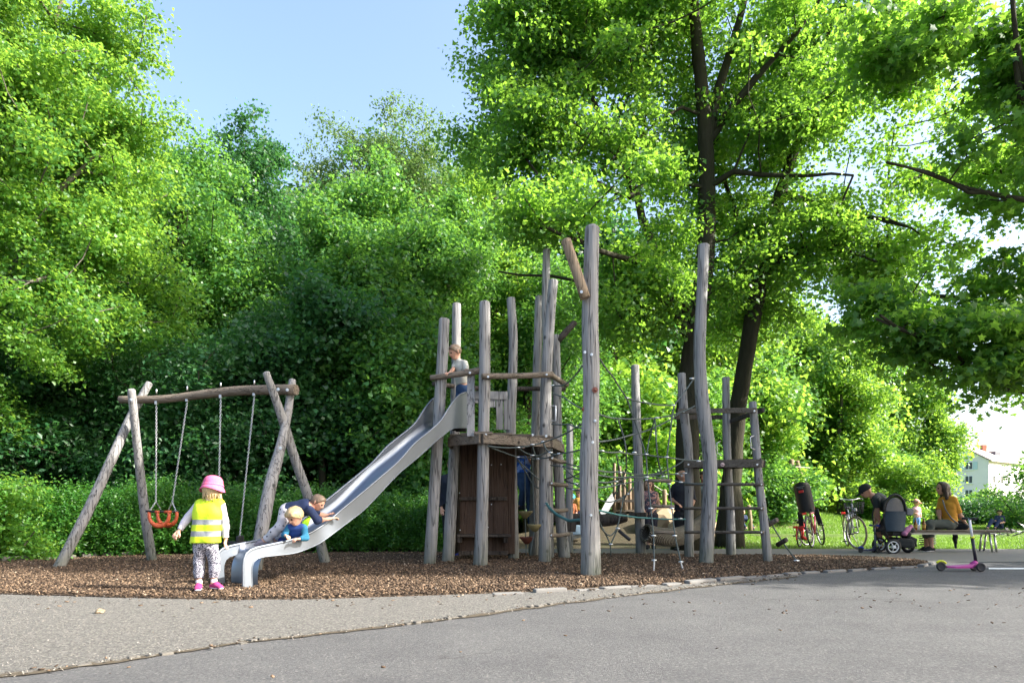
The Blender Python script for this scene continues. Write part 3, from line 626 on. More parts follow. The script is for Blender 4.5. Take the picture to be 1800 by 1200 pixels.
# deep background of the wood: copies of two models
protoA = simple_tree('background_tree', Vector((-20, 34, 0)), 13.5, 4.3, 'x', LF_MID, BARK, 61, 260, 1.0, 210, .24, 'lobed', .02, 'deep background trees of the wood', 6)
protoB = simple_tree('background_tree', Vector((-30, 34, 0)), 11.5, 4.6, 'x', LF_LIGHT, BARK, 62, 260, 1.0, 200, .24, 'lobed', .0, 'deep background trees of the wood', 6)
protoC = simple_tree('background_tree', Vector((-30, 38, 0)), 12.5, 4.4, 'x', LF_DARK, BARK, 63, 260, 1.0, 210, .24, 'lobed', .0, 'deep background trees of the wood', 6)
BK = [ # px, top py, Y, proto, label
 (-120, 100, 24, 0, 'background tree beyond the left edge of the bright maple'), (40, 120, 26, 2, 'dark background tree behind the bright left maple'), (210, 200, 26, 2, 'dark background tree between bright maple and knobbly oak'),
 (330, 330, 28, 0, 'background tree hidden low behind the knobbly oak'), (480, 290, 27, 2, 'dark background tree low under the open sky gap'), (560, 330, 30, 0, 'background tree below the left feathery tree'),
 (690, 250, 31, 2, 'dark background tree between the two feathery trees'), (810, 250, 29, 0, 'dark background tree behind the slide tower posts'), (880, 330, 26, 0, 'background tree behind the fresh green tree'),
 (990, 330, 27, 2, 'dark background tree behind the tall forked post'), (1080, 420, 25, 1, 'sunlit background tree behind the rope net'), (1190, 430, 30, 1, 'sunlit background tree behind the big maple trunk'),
 (1010, 600, 22.5, 0, 'lower background tree behind the play house'),
 (1290, 470, 31, 1, 'sunlit background tree between the two maple trunks'), (1390, 500, 36, 1, 'sunlit background tree above the triangular swing posts'), (1340, 620, 30, 0, 'lower sunlit tree right of the leaning maple'),
 (1480, 560, 42, 0, 'dark tree behind the slender young tree'), (1560, 600, 42, 1, 'sunlit tree right of the slender young tree'), (1400, 700, 32.5, 1, 'bushy tree above the red bicycle'),
 (1572, 650, 46, 1, 'last sunlit tree of the row, left of the house'), (1545, 740, 35, 0, 'round bushy tree behind the stroller'), (1230, 640, 26, 0, 'lower shaded tree behind the man in black'), (1130, 660, 24.5, 1, 'low bushy tree behind the boulders'),
]
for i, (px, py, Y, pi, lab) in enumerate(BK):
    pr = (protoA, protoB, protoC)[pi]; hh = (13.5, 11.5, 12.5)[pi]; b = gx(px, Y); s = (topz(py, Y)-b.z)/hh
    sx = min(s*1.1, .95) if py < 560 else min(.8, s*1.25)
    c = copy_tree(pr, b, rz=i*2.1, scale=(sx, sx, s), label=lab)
for pr in (protoA, protoB, protoC):
    for ch in list(pr.children): bpy.data.objects.remove(ch)
    bpy.data.objects.remove(pr)
# slender young tree on the bank
by = gx(1477, 31); simple_tree('young_tree', by, topz(590, 31)-by.z, 2.5, 'slender young tree with pale straight trunk on the lawn bank', LF_LIGHT, BARK_G, 71, 240, .6, 150, .16, 'lobed', .30, None, 6, tr=.12)
b = gx(1655, 40); simple_tree('young_tree', b, topz(720, 40)-b.z, 1.0, 'thin trunked young tree just left of the house', LF_LIGHT, BARK_G, 72, 150, .6, 130, .18, 'lobed', .35, None, 5, tr=.07)
# bushes
b = gx(1590, 30); simple_tree('bush', b, topz(800, 30)-b.z, 2.3, 'round sunlit bush behind the child in pink', LF_LIGHT, BARK, 73, 190, .5, 170, .15, 'oval', .0, None, 4, cat='bush')
b = gx(1690, 34); simple_tree('bush', b, topz(878, 34)-b.z, 1.1, 'yellow green bush below the left wall of the house', LF_LIGHT, BARK, 74, 100, .5, 150, .16, 'oval', .0, None, 4, cat='bush')
b = gx(1722, 44); simple_tree('bush', b, topz(872, 44)-b.z, 1.2, 'pale green bush in front of the house', LF_LIGHT, BARK, 75, 100, .6, 130, .2, 'oval', .0, None, 4, cat='bush')
b = gx(1835, 26); simple_tree('tree', b, topz(795, 26)-b.z, 1.8, 'loose leaved tree at the right edge beside the house', LF_MID, BARK, 76, 120, .5, 90, .15, 'oval', .0, None, 5)
b = gx(1415, 33.5); simple_tree('bush', b, topz(770, 33.5)-b.z, 1.9, 'airy light green bush behind the wooden swing posts', LF_LIGHT, BARK, 77, 130, .6, 120, .13, 'oval', .0, None, 4, cat='bush')
b = gx(1080, 22.5); simple_tree('bush', b, topz(800, 22.5)-b.z, 2.0, 'green bush behind the little play house', LF_MID, BARK, 78, 150, .5, 150, .13, 'lobed', .0, None, 4, cat='bush')
b = gx(1350, 27.5); simple_tree('bush', b, topz(820, 27.5)-b.z, 2.2, 'shaded bush behind the family sitting on the lawn', LF_MID, BARK, 79, 150, .5, 150, .13, 'lobed', .0, None, 4, cat='bush')
b = gx(1590, 31.5); simple_tree('bush', b, topz(835, 31.5)-b.z, 2.1, 'low bush on the bank right of the young tree', LF_LIGHT, BARK, 80, 150, .5, 150, .14, 'lobed', .0, None, 3, cat='bush')
# hedges: feathery upright sprigs
def hedge(name, path, hgts, depth, n, label, mat, lsize, seed, sprig=True):
    rg = np.random.default_rng(seed); P = np.array([(p.x, p.y, p.z) for p in path]); seg = np.linalg.norm(np.diff(P, axis=0), axis=1); cum = np.concatenate([[0], np.cumsum(seg)])
    s = rg.uniform(0, cum[-1], n); c = np.stack([np.interp(s, cum, P[:, i]) for i in range(3)], 1); h = np.interp(s, cum, np.array(hgts))
    bumps = np.array([1+.24*mnoise.noise(Vector((a*1.1, 0, seed)))+.16*mnoise.noise(Vector((a*4, 3, seed))) for a in s])
    z = rg.uniform(0, 1, n)**.75; v = rg.uniform(-1, 1, n); v = np.sign(v)*np.abs(v)**.55
    prof = np.sqrt(np.clip(1-(z**4), 0.05, 1)); c[:, 1] += v*depth/2*prof*bumps; c[:, 2] += z*h*bumps
    c += rg.normal(0, .025, (n, 3))
    # each point is a sprig of seven leaves fanning from an outward rising twig
    d = np.stack([rg.normal(0, .55, n), v*1.0-.25+rg.normal(0, .4, n), .55+z*1.2+rg.normal(0, .3, n)], 1); d /= np.linalg.norm(d, axis=1, keepdims=True)
    L = lsize*rg.uniform(2.0, 5.0, n)*(1+.9*(z > .85)*rg.uniform(0, 1, n)); k = 7; t = np.linspace(.15, 1, k); C = c[:, None]+d[:, None]*(L[:, None]*t[None])[:, :, None]
    sd = rg.normal(size=(n, k, 3)); sd -= d[:, None]*(sd*d[:, None]).sum(2, keepdims=True)*.9
    N = np.array([0, -.35, .8])+rg.normal(0, .55, (n, k, 3)); V, Tt, tf = leaves_arrays((C+sd*lsize*.3).reshape(-1, 3), N.reshape(-1, 3), lsize, 'oval', rg)
    tone = np.clip(.25+.55*z+rg.normal(0, .12, n), 0, 1)
    tone = np.clip(rg.normal(.5, .2, n), 0, 1)
    return tag(link_mesh(name, np_mesh(name, V, Tt, np.repeat(tone, k*tf)), mat), label, 'hedge')
hedge('hedge', [Vector((-11, 11.6, 0)), Vector((-8.2, 11.3, 0)), Vector((-5.5, 12.2, 0)), Vector((-2.6, 12.9, 0)), Vector((-.9, 13.1, 0))], [.98, 1.0, .98, .90, .86], 1.3, 26000, 'long feathery green hedge behind the swings and slide', LF_HEDGE, .05, 81)
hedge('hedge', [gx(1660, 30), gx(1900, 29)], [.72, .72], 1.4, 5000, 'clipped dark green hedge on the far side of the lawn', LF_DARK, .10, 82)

b = gx(5, 10.45, 0); simple_tree('bush', b, 1.22, .95, 'bright yellow green bush at the left end of the hedge', LF_LIGHT, BARK, 83, 110, .30, 130, .075, 'oval', .0, None, 3, cat='bush')
b = gx(-60, 11.6); simple_tree('bush', b, 1.3, 1.0, 'fresh green bush cut by the left edge of the picture', LF_MID, BARK, 84, 80, .30, 130, .075, 'oval', .0, None, 3, cat='bush')
# ------------------------------------------------------------------ playground timber, steel and rope
WOOD_H = wood_mat('rail_timber', (.12, .095, .072), (.27, .225, .175), .4)
for nd in WOOD_H.node_tree.nodes:                              # grain along x for lying timber
    if nd.bl_idname == 'ShaderNodeMapping':
        sc_ = nd.inputs['Scale'].default_value
        if sc_[2] < .5: nd.inputs['Scale'].default_value = (sc_[2], 1, 1)
def steel_mat(name, col, rough, metal=1.0):
    k = NM(name); v = k.coords(); f = k.noise(v, 5, 5, .6); g = k.noise(k.coords((1, 1, 1)), 45, 4, .7)
    rr = k.n('ShaderNodeMapRange'); rr.inputs[3].default_value = rough-.07; rr.inputs[4].default_value = rough+.13; k.l(f, rr.inputs[0])
    c = k.mix(f, tuple(x*.88 for x in col), col); c = k.mix(k.math('MULTIPLY', g, .18), c, (.35, .33, .30))
    return k.done(k.bsdf(c, rr.outputs[0], metal, bump=g, bstr=.06, bdist=.002))
STEEL = steel_mat('brushed_steel', (.215, .245, .285), .56)
STEEL_IN = steel_mat('worn_steel', (.22, .26, .32), .42)
GALV = steel_mat('galvanised', (.62, .63, .64), .42)
ROPE = simple('grey_rope', (.085, .105, .10), .85, 0, .3, 60, .8)
ROPE_T = simple('teal_rope', (.05, .16, .16), .8, 0, .3, 60, .8)
ALU = simple('alu_clamp', (.62, .65, .68), .35, .7, .1)
BLACK = simple('black_rubber', (.018, .018, .02), .6, 0, .3, 20)
RUST = simple('red_brown_cap', (.18, .06, .04), .6)
def path(pts, step=.12, it=4):
    """[(px,py,Y,rpx)] -> smooth points and radii"""
    W = [at(a, b, Y) for a, b, Y, r in pts]; rr = [r/1200*Y for a, b, Y, r in pts]
    L = np.cumsum([0]+[(q-p).length for p, q in zip(W[:-1], W[1:])]); n = max(2, int(L[-1]/step)); s = np.linspace(0, L[-1], n+1)
    A = np.array([tuple(p) for p in W]); P = np.stack([np.interp(s, L, A[:, i]) for i in range(3)], 1); Rr = np.interp(s, L, rr)
    for _ in range(it): P[1:-1] = (P[:-2]+2*P[1:-1]+P[2:])/4; Rr[1:-1] = (Rr[:-2]+2*Rr[1:-1]+Rr[2:])/4
    return [Vector(p) for p in P], list(Rr)
def log(name, pts, parent, mat=None, dome=.55, lump=.10, seed=1, n=18, bury=True):
    P, r = path(pts)
    if bury and P[-1].z < .3 and P[-1].z < P[0].z:             # the foot goes into the ground
        d = (P[-1]-P[-2]).normalized(); P.append(P[-1]+d*.18); r.append(r[-1]*1.05)
    b = MB(); b.tube(P[::-1], r[::-1], n, dome=dome, lump=lump, seed=seed)
    return b.build(name, mat or WOOD, parent)
def bolt(p, r, parent, mat=None, axis=(0, -1, 0), name='bolt'):
    b = MB(); b.disc(p, r, .012, axis, 12); b.ball(Vector(p)+Vector(axis).normalized()*.006, r*.55, 0, 8); return b.build(name, mat or ALU, parent)
def rope(pts, parent, r=.0085, mat=None, name='rope', sag=0.0, ply=True):
    W = [at(*p) if len(p) == 3 else Vector(p) for p in pts]; A = []
    for p, q in zip(W[:-1], W[1:]):
        n = max(2, int((q-p).length/.06))
        for i in range(n):
            t = i/n; A.append(p.lerp(q, t) - Vector((0, 0, sag*4*t*(1-t))))
    A.append(W[-1])
    for _ in range(2): A = [A[0]]+[(A[i-1]+A[i]*2+A[i+1])/4 for i in range(1, len(A)-1)]+[A[-1]]
    b = MB(); b.tube(A, r, 7); return b.build(name, mat or ROPE, parent)
def clamps(pts, parent, s=.018, name='rope_clamp'):
    for p in pts:
        p = at(*p) if not isinstance(p, Vector) else p
        b = MB(); b.ball(p, s, 0, 8, (1.25, 1, .85)); b.tube([p-Vector((s*1.9, 0, 0)), p+Vector((s*1.9, 0, 0))], s*.62, 7); b.build(name, ALU, parent)

# ---------------- swing
SW = empty('playground_swing', at(300, 995, 9.9), 'two bay timber swing frame of crossed crooked logs with a long crossbeam', 'swing')
log('leg', [(231,686,9.62,6.3), (236,735,9.72,6.8), (244,812,9.95,7.2), (255,907,10.15,8.1), (268,989,10.3,8.1)], SW, seed=11)
log('leg', [(262,674,10.02,5.9), (234,723,9.95,7.2), (213,770,9.8,7.7), (156,896,9.45,9.0), (102,1000,9.15,9.0)], SW, seed=12)
log('leg', [(514,669,9.60,5.9), (508,716,9.45,7.2), (493,789,9.2,9.0), (477,842,8.95,10.8), (464,911,8.75,11.2), (447,1008,8.57,11.2)], SW, seed=13)
log('leg', [(468,656,9.12,6.3), (493,723,9.3,7.7), (520,812,9.55,8.1), (543,873,9.7,8.6), (573,993,9.9,9.0)], SW, seed=14)
log('crossbeam', [(211,702,9.95,6.5), (290,702,9.9,7), (386,689,9.75,8), (443,685,9.6,8.5), (521,685,9.42,9.5)], SW, mat=WOOD_H, dome=.15, seed=15, bury=False)
for p in [(231,702,9.5), (505,685,9.3), (489,684,9.0), (493,787,9.06)]: bolt(at(*p), .02, SW)
CHAIN = steel_mat('chain_steel', (.70, .71, .72), .38)
def chain(p, q, parent, link=.034, r=.0042, name='chain'):
    p = Vector(p); q = Vector(q); d = q-p; n = max(2, int(d.length/(link*.78))); x = d.normalized(); u = x.orthogonal().normalized(); v = x.cross(u); b = MB()
    for i in range(n):
        c = p + d*(i+.5)/n; s = u if i % 2 else v; pts = []
        for k in range(8):
            a = 2*math.pi*k/8; pts.append(c + x*math.cos(a)*link*.55 + s*math.sin(a)*link*.30)
        b.tube(pts, r, 4, closed=True)
    return b.build(name, CHAIN, parent)
for px, py, Y in [(275,708,9.88), (329,703,9.82), (388,697,9.7), (447,693,9.57)]:
    b = MB(); c = at(px, py, Y); b.box(c, (.035, .05, .05), bev=.006); b.build('chain_bracket', GALV, SW); b = MB(); b.tube([c+Vector((0, 0, .14)), c+Vector((0, 0, .20))], .011, 8); b.build('bolt', GALV, SW)
# toddler swing
TS = empty('toddler_swing', at(286, 927, 9.85), 'orange bucket swing seat for toddlers hanging empty on two chains', 'swing')
ORANGE = simple('orange_plastic', (.52, .10, .035), .45, 0, .15, 9)
L0 = at(265,898,9.85); R0 = at(308,899,9.85)
chain(at(275,712,9.88), at(274,881,9.86), TS); chain(at(329,707,9.82), at(303,882,9.83), TS)
for a, c in [((274,881,9.86), (264,897,9.74)), ((274,881,9.86), (283,896,9.98)), ((303,882,9.83), (296,896,9.98)), ((303,882,9.83), (309,897,9.72))]: chain(at(*a), at(*c), TS, .028, .0036)
b = MB(); b.tube([L0+Vector((0, -.12, 0)), R0+Vector((0, -.12, 0))], .016, 10); b.build('safety_bar', BLACK, TS); b = MB(); b.tube([L0+Vector((0, .12, 0)), R0+Vector((0, .12, 0))], .013, 10); b.build('safety_bar', BLACK, TS)
b = MB(); c0 = at(273, 899, 9.73); b.tube([c0, at(281, 899, 9.73)], .020, 10); b.build('bar_sleeve', ORANGE, TS); b = MB(); b.tube([at(289,899,9.73), at(301,899,9.73)], .020, 10); b.build('bar_sleeve', ORANGE, TS)
b = MB()                                                       # U-shaped bucket: a bent shell with leg holes, front and back
U = []
for k in range(17):
    a = math.pi*k/16; U.append((-math.cos(a)*.135*(1 if abs(math.cos(a)) < .8 else 1.06), -math.sin(a)**.7*.205))
cx = at(287, 899, 9.85)
for sy in (-.115, .115):
    b.tube([cx+Vector((x, sy, z)) for x, z in U], [.022+.010*math.sin(math.pi*i/16) for i in range(17)], 8)
for i in range(5, 12):                                         # seat bottom webs
    x, z = U[i]; b.tube([cx+Vector((x, -.115, z)), cx+Vector((x, .115, z))], .024, 8)
b.build('bucket', ORANGE, TS)
# flat swing
FS = empty('flat_swing', at(405, 950, 9.6), 'flat black rubber swing seat behind the girl in the safety vest', 'swing')
chain(at(388,701,9.7), at(383,947,9.68), FS); chain(at(447,697,9.57), at(421,946,9.6), FS)
b = MB(); b.beam(at(380,953,9.68), at(425,953,9.58), .20, .035, bev=.012); b.build('seat', BLACK, FS)
b = MB(); b.box(at(422,947,9.6), (.05, .19, .10), bev=.02); b.build('seat_end', BLACK, FS)

# ---------------- forked post
FP = empty('forked_post', gnd(1039, 1015), 'tallest crooked timber post with a short side branch bolted near its top', 'timber post')
log('post', [(1041,402,8.0,12.5), (1040,450,8.0,14), (1037,530,8.0,14), (1038,613,8.0,15), (1041,697,8.0,14.5), (1038,735,8.0,15), (1035,812,8.0,17), (1034,865,8.0,16.5), (1038,935,8.0,15.5), (1039,1014,8.0,18)], FP, lump=.13, seed=21, n=24)
log('branch', [(995,424,7.86,9), (1006,455,7.86,9.5), (1020,498,7.86,9.5), (1029,524,7.87,9)], FP, mat=WOOD_W, dome=.5, seed=22, bury=False)
for p in [(1028,619), (1040,623), (1046,739), (1042,777), (1039,905), (1022,513)]: bolt(at(p[0], p[1], 7.895 if p[1] > 530 else 7.79), .016, FP)
for p in [(1046,685)]: bolt(at(p[0], p[1], 7.90), .034, FP, RUST, name='end_cap')
bolt(at(1025,719,7.97), .03, FP, RUST, axis=(-1, 0, 0), name='end_cap')

# ---------------- slide (a vertical plane through the near side panel)
S0 = gnd(434, 1037); SU = Vector((.56, .83, 0)).normalized(); SP = Vector((-.83, .56, 0)).normalized()*.46
def sl_pt(px, py):
    c = (px-900)/1200; t = (S0.x-c*S0.y)/(c*SU.y-SU.x); Y = S0.y+SU.y*t; return t, H_CAM+(895-py)/1200*Y
upper = [sl_pt(*p) for p in [(427,985), (428,972), (434,966.5), (450,962), (508,950), (540,940), (570,922), (600,896), (640,863), (700,812), (727,780), (762,752), (776,739), (789,716), (803,697), (812,691), (822,689)]]
lower = [sl_pt(*p) for p in [(441,1000), (441,990), (444,983), (452,979), (520,972), (560,956), (592,932), (640,896), (700,832), (740,799), (768,773), (795,752), (822,752)]]
def resamp(pl, n):
    A = np.array(pl); L = np.cumsum(np.r_[0, np.linalg.norm(np.diff(A, axis=0), axis=1)]); s = np.linspace(0, L[-1], n)
    B = np.stack([np.interp(s, L, A[:, 0]), np.interp(s, L, A[:, 1])], 1)
    for _ in range(2): B[1:-1] = (B[:-2]+2*B[1:-1]+B[2:])/4
    return B
up = resamp([(upper[0][0]+.005, -.02)]+upper, 70); lo = resamp([(lower[0][0]+.02, -.02)]+lower, 70)
SL = empty('slide', S0, 'stainless steel slide running down from the tower platform to the bark mulch', 'slide')
def P3(t, z, w=0.0): return S0 + SU*t + SP*w + Vector((0, 0, z))
for w_, sgn in ((0.0, -1), (1.0, 1)):
    b = MB(); n = len(up); th = SP.normalized()*.006*sgn
    vs = [P3(*p, w_) for p in up]+[P3(*p, w_) for p in lo]; fs = [(i, i+1, n+i+1, n+i) for i in range(n-1)]
    b.add(vs, fs, 0, True); b.add([v+th for v in vs], fs, 0, True)
    for seq in (list(range(n)), list(range(n, 2*n))):
        b.add([vs[i] for i in seq]+[vs[i]+th for i in seq], [(i, i+1, n+i+1, n+i) for i in range(n-1)], 0, False)
    b.add([vs[0], vs[0]+th, vs[n]+th, vs[n]], [(0, 1, 2, 3)]); b.add([vs[n-1], vs[n-1]+th, vs[-1]+th, vs[-1]], [(0, 1, 2, 3)])
    sp = b.build('side_panel', STEEL, SL)
    b = MB(); b.tube([P3(*p, w_) for p in up], .014, 8); b.tube([P3(*p, w_)+th for p in lo], .006, 6); b.build('rim', STEEL, SL)
# chute floor: follows the lower edge a little above it, with rounded corners; rolls down at the exit
fl = [(t-.0, z+.035) for t, z in lo if t > .30 or z > .30]
fl = [p for p in fl if p[0] > .33]
z0 = fl[0][1]; ex = [(.14, -.05), (.125, .08), (.13, .20), (.155, z0-.06), (.20, z0-.015), (.27, z0)]
fl = resamp(ex+fl, 90)
b = MB(); n = len(fl); sec = [(.0, .085), (.03, .03), (.10, .004), (.5, 0), (.90, .004), (.97, .03), (1.0, .085)]; vs = []
for i, (t, z) in enumerate(fl):
    a = fl[max(0, i-1)]; c = fl[min(n-1, i+1)]; d = Vector((c[0]-a[0], c[1]-a[1])); d.normalize(); nx, nz = -d.y, d.x
    k = 0.0 if t < .3 and z < z0-.02 else 1.0
    for w_, h in sec: vs.append(P3(t+nx*h*k, z+nz*h*k, .012+w_*.976))
m = len(sec); b.add(vs, [(i*m+j, i*m+j+1, (i+1)*m+j+1, (i+1)*m+j) for i in range(n-1) for j in range(m-1)], 0, True)
b.build('chute', STEEL_IN, SL)


# ---------------- slide tower
TW = empty('climbing_tower', gnd(880, 990), 'timber tower of leaning posts with platform, rails and boarded den below', 'climbing tower')
towerposts = [
 [(781,562,9.6,9), (775,680,9.6,10), (769,777,9.6,10), (762,890,9.6,10.5), (755,994,9.6,10.5)],
 [(803,535,10.2,7.5), (801,690,10.2,8.5), (799,777,10.15,9), (794,880,10.1,10), (787,988,10.1,11)],
 [(852,532,9.4,9.5), (852,690,9.4,10), (850,777,9.4,10.5), (848,880,9.4,10.5), (844,997,9.4,12.5)],
 [(898,525,10.7,7.5), (903,597,10.7,8), (901,650,10.7,8), (898,750,10.7,9), (901,870,10.7,9), (903,985,10.7,9.5)],
 [(973,494,9.95,8.5), (965,580,9.95,9.5), (960,663,9.95,10), (958,757,10,10), (958,880,10,10), (958,991,10,11)],
 [(948,522,11.3,7.5), (944,663,11.3,8), (942,747,11.35,8), (941,860,11.4,9), (939,978,11.4,10)],
 [(961,440,10.8,6.5), (959,530,10.8,7), (962,650,10.8,7), (965,800,10.8,7), (966,982,10.9,8)],
 [(977,590,10.9,7), (979,700,10.9,8), (980,791,10.9,9), (983,860,10.9,9), (986,920,10.9,9.5), (993,984,10.9,11)]]
for i, p in enumerate(towerposts): log('post', p, TW, seed=30+i, n=20, dome=.35)
log('stub_branch', [(1010,567,10.9,5), (995,584,10.9,6), (980,599,10.9,6)], TW, mat=WOOD_D, bury=False, seed=40)
ZP = 1.86
plat = [(790,9.62), (846,9.24), (968,9.80), (990,10.7), (950,11.45), (862,11.25), (797,10.45)]
pl = [Vector(((x-900)/1200*y, y, 0)) for x, y in plat]
b = MB()
for i in range(14):                                            # deck boards running across
    y0 = 9.26+i*.158; xs = []
    for a, c in zip(pl, pl[1:]+pl[:1]):
        if (a.y-(y0+.07))*(c.y-(y0+.07)) < 0: xs.append(a.x+(c.x-a.x)*((y0+.07)-a.y)/(c.y-a.y))
    if len(xs) >= 2: b.box(((min(xs)+max(xs))/2, y0+.07, ZP-.02), (max(xs)-min(xs)-.02, .148, .035), bev=.005)
b.build('deck', WOOD_H, TW)
for i, (a, c) in enumerate(zip(pl, pl[1:]+pl[:1])):
    b = MB(); zz = Vector((0, 0, ZP-.105)); d = (c-a).normalized(); b.beam(a+zz+d*.02, c+zz-d*.02, .05, .13, bev=.008); b.build('edge_beam', WOOD_H, TW)
for p in [(854,764), (936,764), (960,766)]: bolt(at(p[0], p[1], 9.26 if p[0] < 900 else 9.58 if p[0] < 950 else 9.70), .018, TW)
log('rail', [(757,664,9.52,4.5), (790,660,9.49,5), (825,655,9.45,5.5), (847,650,9.40,6)], TW, mat=WOOD_H, bury=False, seed=41, dome=.3)
log('rail', [(848,661,9.27,5), (905,661,9.5,5), (971,658,9.72,5.5)], TW, mat=WOOD_H, bury=False, seed=42, dome=.3)
log('rail', [(970,659,9.8,4.5), (982,668,10.2,4.5), (996,676,10.75,4.5)], TW, mat=WOOD_H, bury=False, seed=43, dome=.3)
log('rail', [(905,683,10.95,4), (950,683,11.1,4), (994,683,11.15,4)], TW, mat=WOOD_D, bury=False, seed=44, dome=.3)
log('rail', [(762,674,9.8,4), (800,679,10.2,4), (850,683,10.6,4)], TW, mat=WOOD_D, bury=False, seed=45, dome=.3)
for p in [(858,662,9.2), (961,658,9.62), (826,655,9.39)]: bolt(at(*p), .015, TW)
b = MB(); b.beam(at(828,657,9.50), at(827.5,767,9.30), .03, .105, up=(1, 0, 0), bev=.008); b.build('upright_board', WOOD, TW)
b = MB(); b.beam(at(770,664,9.58), at(771,695,9.58), .03, .09, up=(1, 0, 0), bev=.008); b.build('upright_board', WOOD, TW)
# low wall with an arched opening behind the slide entrance
b = MB(); y_ = 10.62
b.beam(at(820,694,y_), at(892,695,y_), .03, .125, bev=.006)
for i, x in enumerate((826, 839, 852, 865, 878, 891)):
    zl = {0: 716, 1: 708, 2: 708, 3: 716, 4: 755, 5: 755}[i]; b.beam(at(x, 701, y_+.01), at(x, zl, y_+.01), .022, .105, up=(1, 0, 0), bev=.004)
b.build('arched_panel', WOOD, TW)
# boarded den under the deck
WB2 = wood_mat('red_brown_board', (.060, .036, .026), (.145, .098, .072), .4)
def den_pt(px, py): return at(px, py, 10.45+(px-809)/86*.15)
b = MB(); rn = random.Random(4); x = 809
while x < 893:
    wv = rn.uniform(10.5, 13.5); c = x+wv/2; b.beam(den_pt(c, 778)+Vector((0, rn.uniform(-.01, .01), 0)), den_pt(c, 973)+Vector((0, rn.uniform(-.01, .01), 0)), .025, (wv-.1)/1200*10.5, up=(1, 0, 0), bev=.004); x += wv
b.beam(den_pt(809, 875)+Vector((0, .05, 0)), den_pt(894, 875)+Vector((0, .05, 0)), .02, 1.68)
b.build('den_wall', WB2, TW)
for (x0, x1, py, dep, th) in [(807, 891, 876, .06, .055), (803, 896, 940, .26, .04), (806, 893, 971, .05, .06)]:
    b = MB(); q0 = den_pt(x0, py); q1 = den_pt(x1, py); q0.y -= dep/2+.02; q1.y -= dep/2+.02; b.beam(q0, q1, dep, th, bev=.008)
    if dep > .2:
        for q in (q0, q1): b.box(q+Vector((.06 if q is q0 else -.06, 0, -.06)), (.06, .2, .09), bev=.006)
    b.build('den_bench' if dep > .2 else 'cross_bar', WOOD_D, TW)
for p in [(864,817), (881,816), (864,886), (809,931), (858,926), (808,866)]: bolt(den_pt(*p)+Vector((0, -.02, 0)), .009, TW)
# second den wall at the back side
b = MB()
for i in range(8): b.box((-.93+.012*i, 10.28+i*.13, .93), (.025, .12, 1.65), bev=.004)
b.build('den_wall', WOOD_B, TW)
# rungs on the right
for p, q in [((967,805,9.93), (993,812,10.7)), ((966,849,9.93), (996,852,10.7)), ((967,896,9.95), (996,896,10.75)), ((965,940,9.95), (999,938,10.8))]:
    b = MB(); a, c = at(*p), at(*q); P = densify([a, (a+c)/2+Vector((0, 0, -.012)), c], .06); b.tube(P, .032, 12, lump=.15, dome=.4); b.build('rung', WOOD_H, TW)
    bolt(a+Vector((.03, -.04, 0)), .014, TW)
b = MB(); h = [at(969,713,9.95), at(977,713,9.9), at(977,739,9.9), at(969,739,9.95)]; b.tube(h, .008, 8); b.build('grab_handle', simple('white_steel', (.7, .72, .74), .35, .3), TW)

# ---------------- slim posts standing between the towers
def lone_post(pts, label, seed, mat=None, cat='timber post', n=16):
    p = pts[-1]; e = at(p[0], p[1], p[2]); e.z = 0
    P, r = path(pts); P.append(P[-1]+(P[-1]-P[-2]).normalized()*.2); r.append(r[-1]); b = MB(); b.tube(P[::-1], r[::-1], n, dome=.35, lump=.1, seed=seed)
    return tag(b.build('timber_post', mat or WOOD, None), label, cat)
lone_post([(1002,747,12.5,6), (1001,860,12.5,6.5), (1000,972,12.5,7)], 'slim grey post right behind the tower rungs with flat slanted top', 51)
lone_post([(1116,643,12.3,7), (1118,725,12.3,7.5), (1122,816,12.3,8), (1124,900,12.3,9), (1127,973,12.3,9)], 'straight grey post in the middle of the rope net', 52)
lone_post([(1237,432,9.8,9.5), (1233,530,9.8,9.5), (1229,610,9.8,10.5), (1233,702,9.8,11.5), (1241,748,9.8,12), (1249,813,9.8,12.5), (1249,856,9.8,12.5), (1245,918,9.8,12), (1241,992,9.8,13)], 'tall curved grey post standing in front of the small ladder tower', 53, n=22)
# ---------------- small ladder tower
LT = empty('ladder_tower', gnd(1290, 985), 'small timber lookout of three posts with rungs, platform and top rail', 'climbing tower')
for i, p in enumerate([
 [(1198,657,10.9,7), (1200,702,10.9,7.5), (1204,745,10.9,8), (1210,780,10.95,8), (1211,825,11,7.5), (1211,982,11,8)],
 [(1276,664,11.5,6.5), (1277,750,11.5,7), (1279,820,11.5,7), (1284,900,11.5,7.5), (1285,979,11.5,8.5)],
 [(1323,707,10.2,6.5), (1328,763,10.2,7), (1333,840,10.15,7), (1343,918,10.1,7.5), (1350,989,10.1,8)]]): log('post', p, LT, seed=60+i, dome=.3)
def board(p, q, wd, th, parent, name='rail', mat=None):
    b = MB(); b.beam(at(*p), at(*q), wd, th, bev=.008); return b.build(name, mat or WOOD_H, parent)
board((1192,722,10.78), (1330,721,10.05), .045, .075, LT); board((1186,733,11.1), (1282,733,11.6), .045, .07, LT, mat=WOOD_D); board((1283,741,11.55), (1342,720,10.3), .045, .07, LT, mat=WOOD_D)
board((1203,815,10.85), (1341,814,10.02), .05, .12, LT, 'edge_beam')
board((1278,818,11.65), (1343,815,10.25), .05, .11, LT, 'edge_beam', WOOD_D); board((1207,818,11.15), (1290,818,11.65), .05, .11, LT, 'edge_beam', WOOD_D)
b = MB(); z_ = at(1250, 808, 10.5).z; q = [Vector(((x-900)/1200*y, y, z_-.03)) for x, y in ((1207,10.9), (1338,10.1), (1338,10.4), (1285,11.6), (1210,11.15))]; b.prism(q, (0, 0, .03)); b.build('deck', WB2, LT)
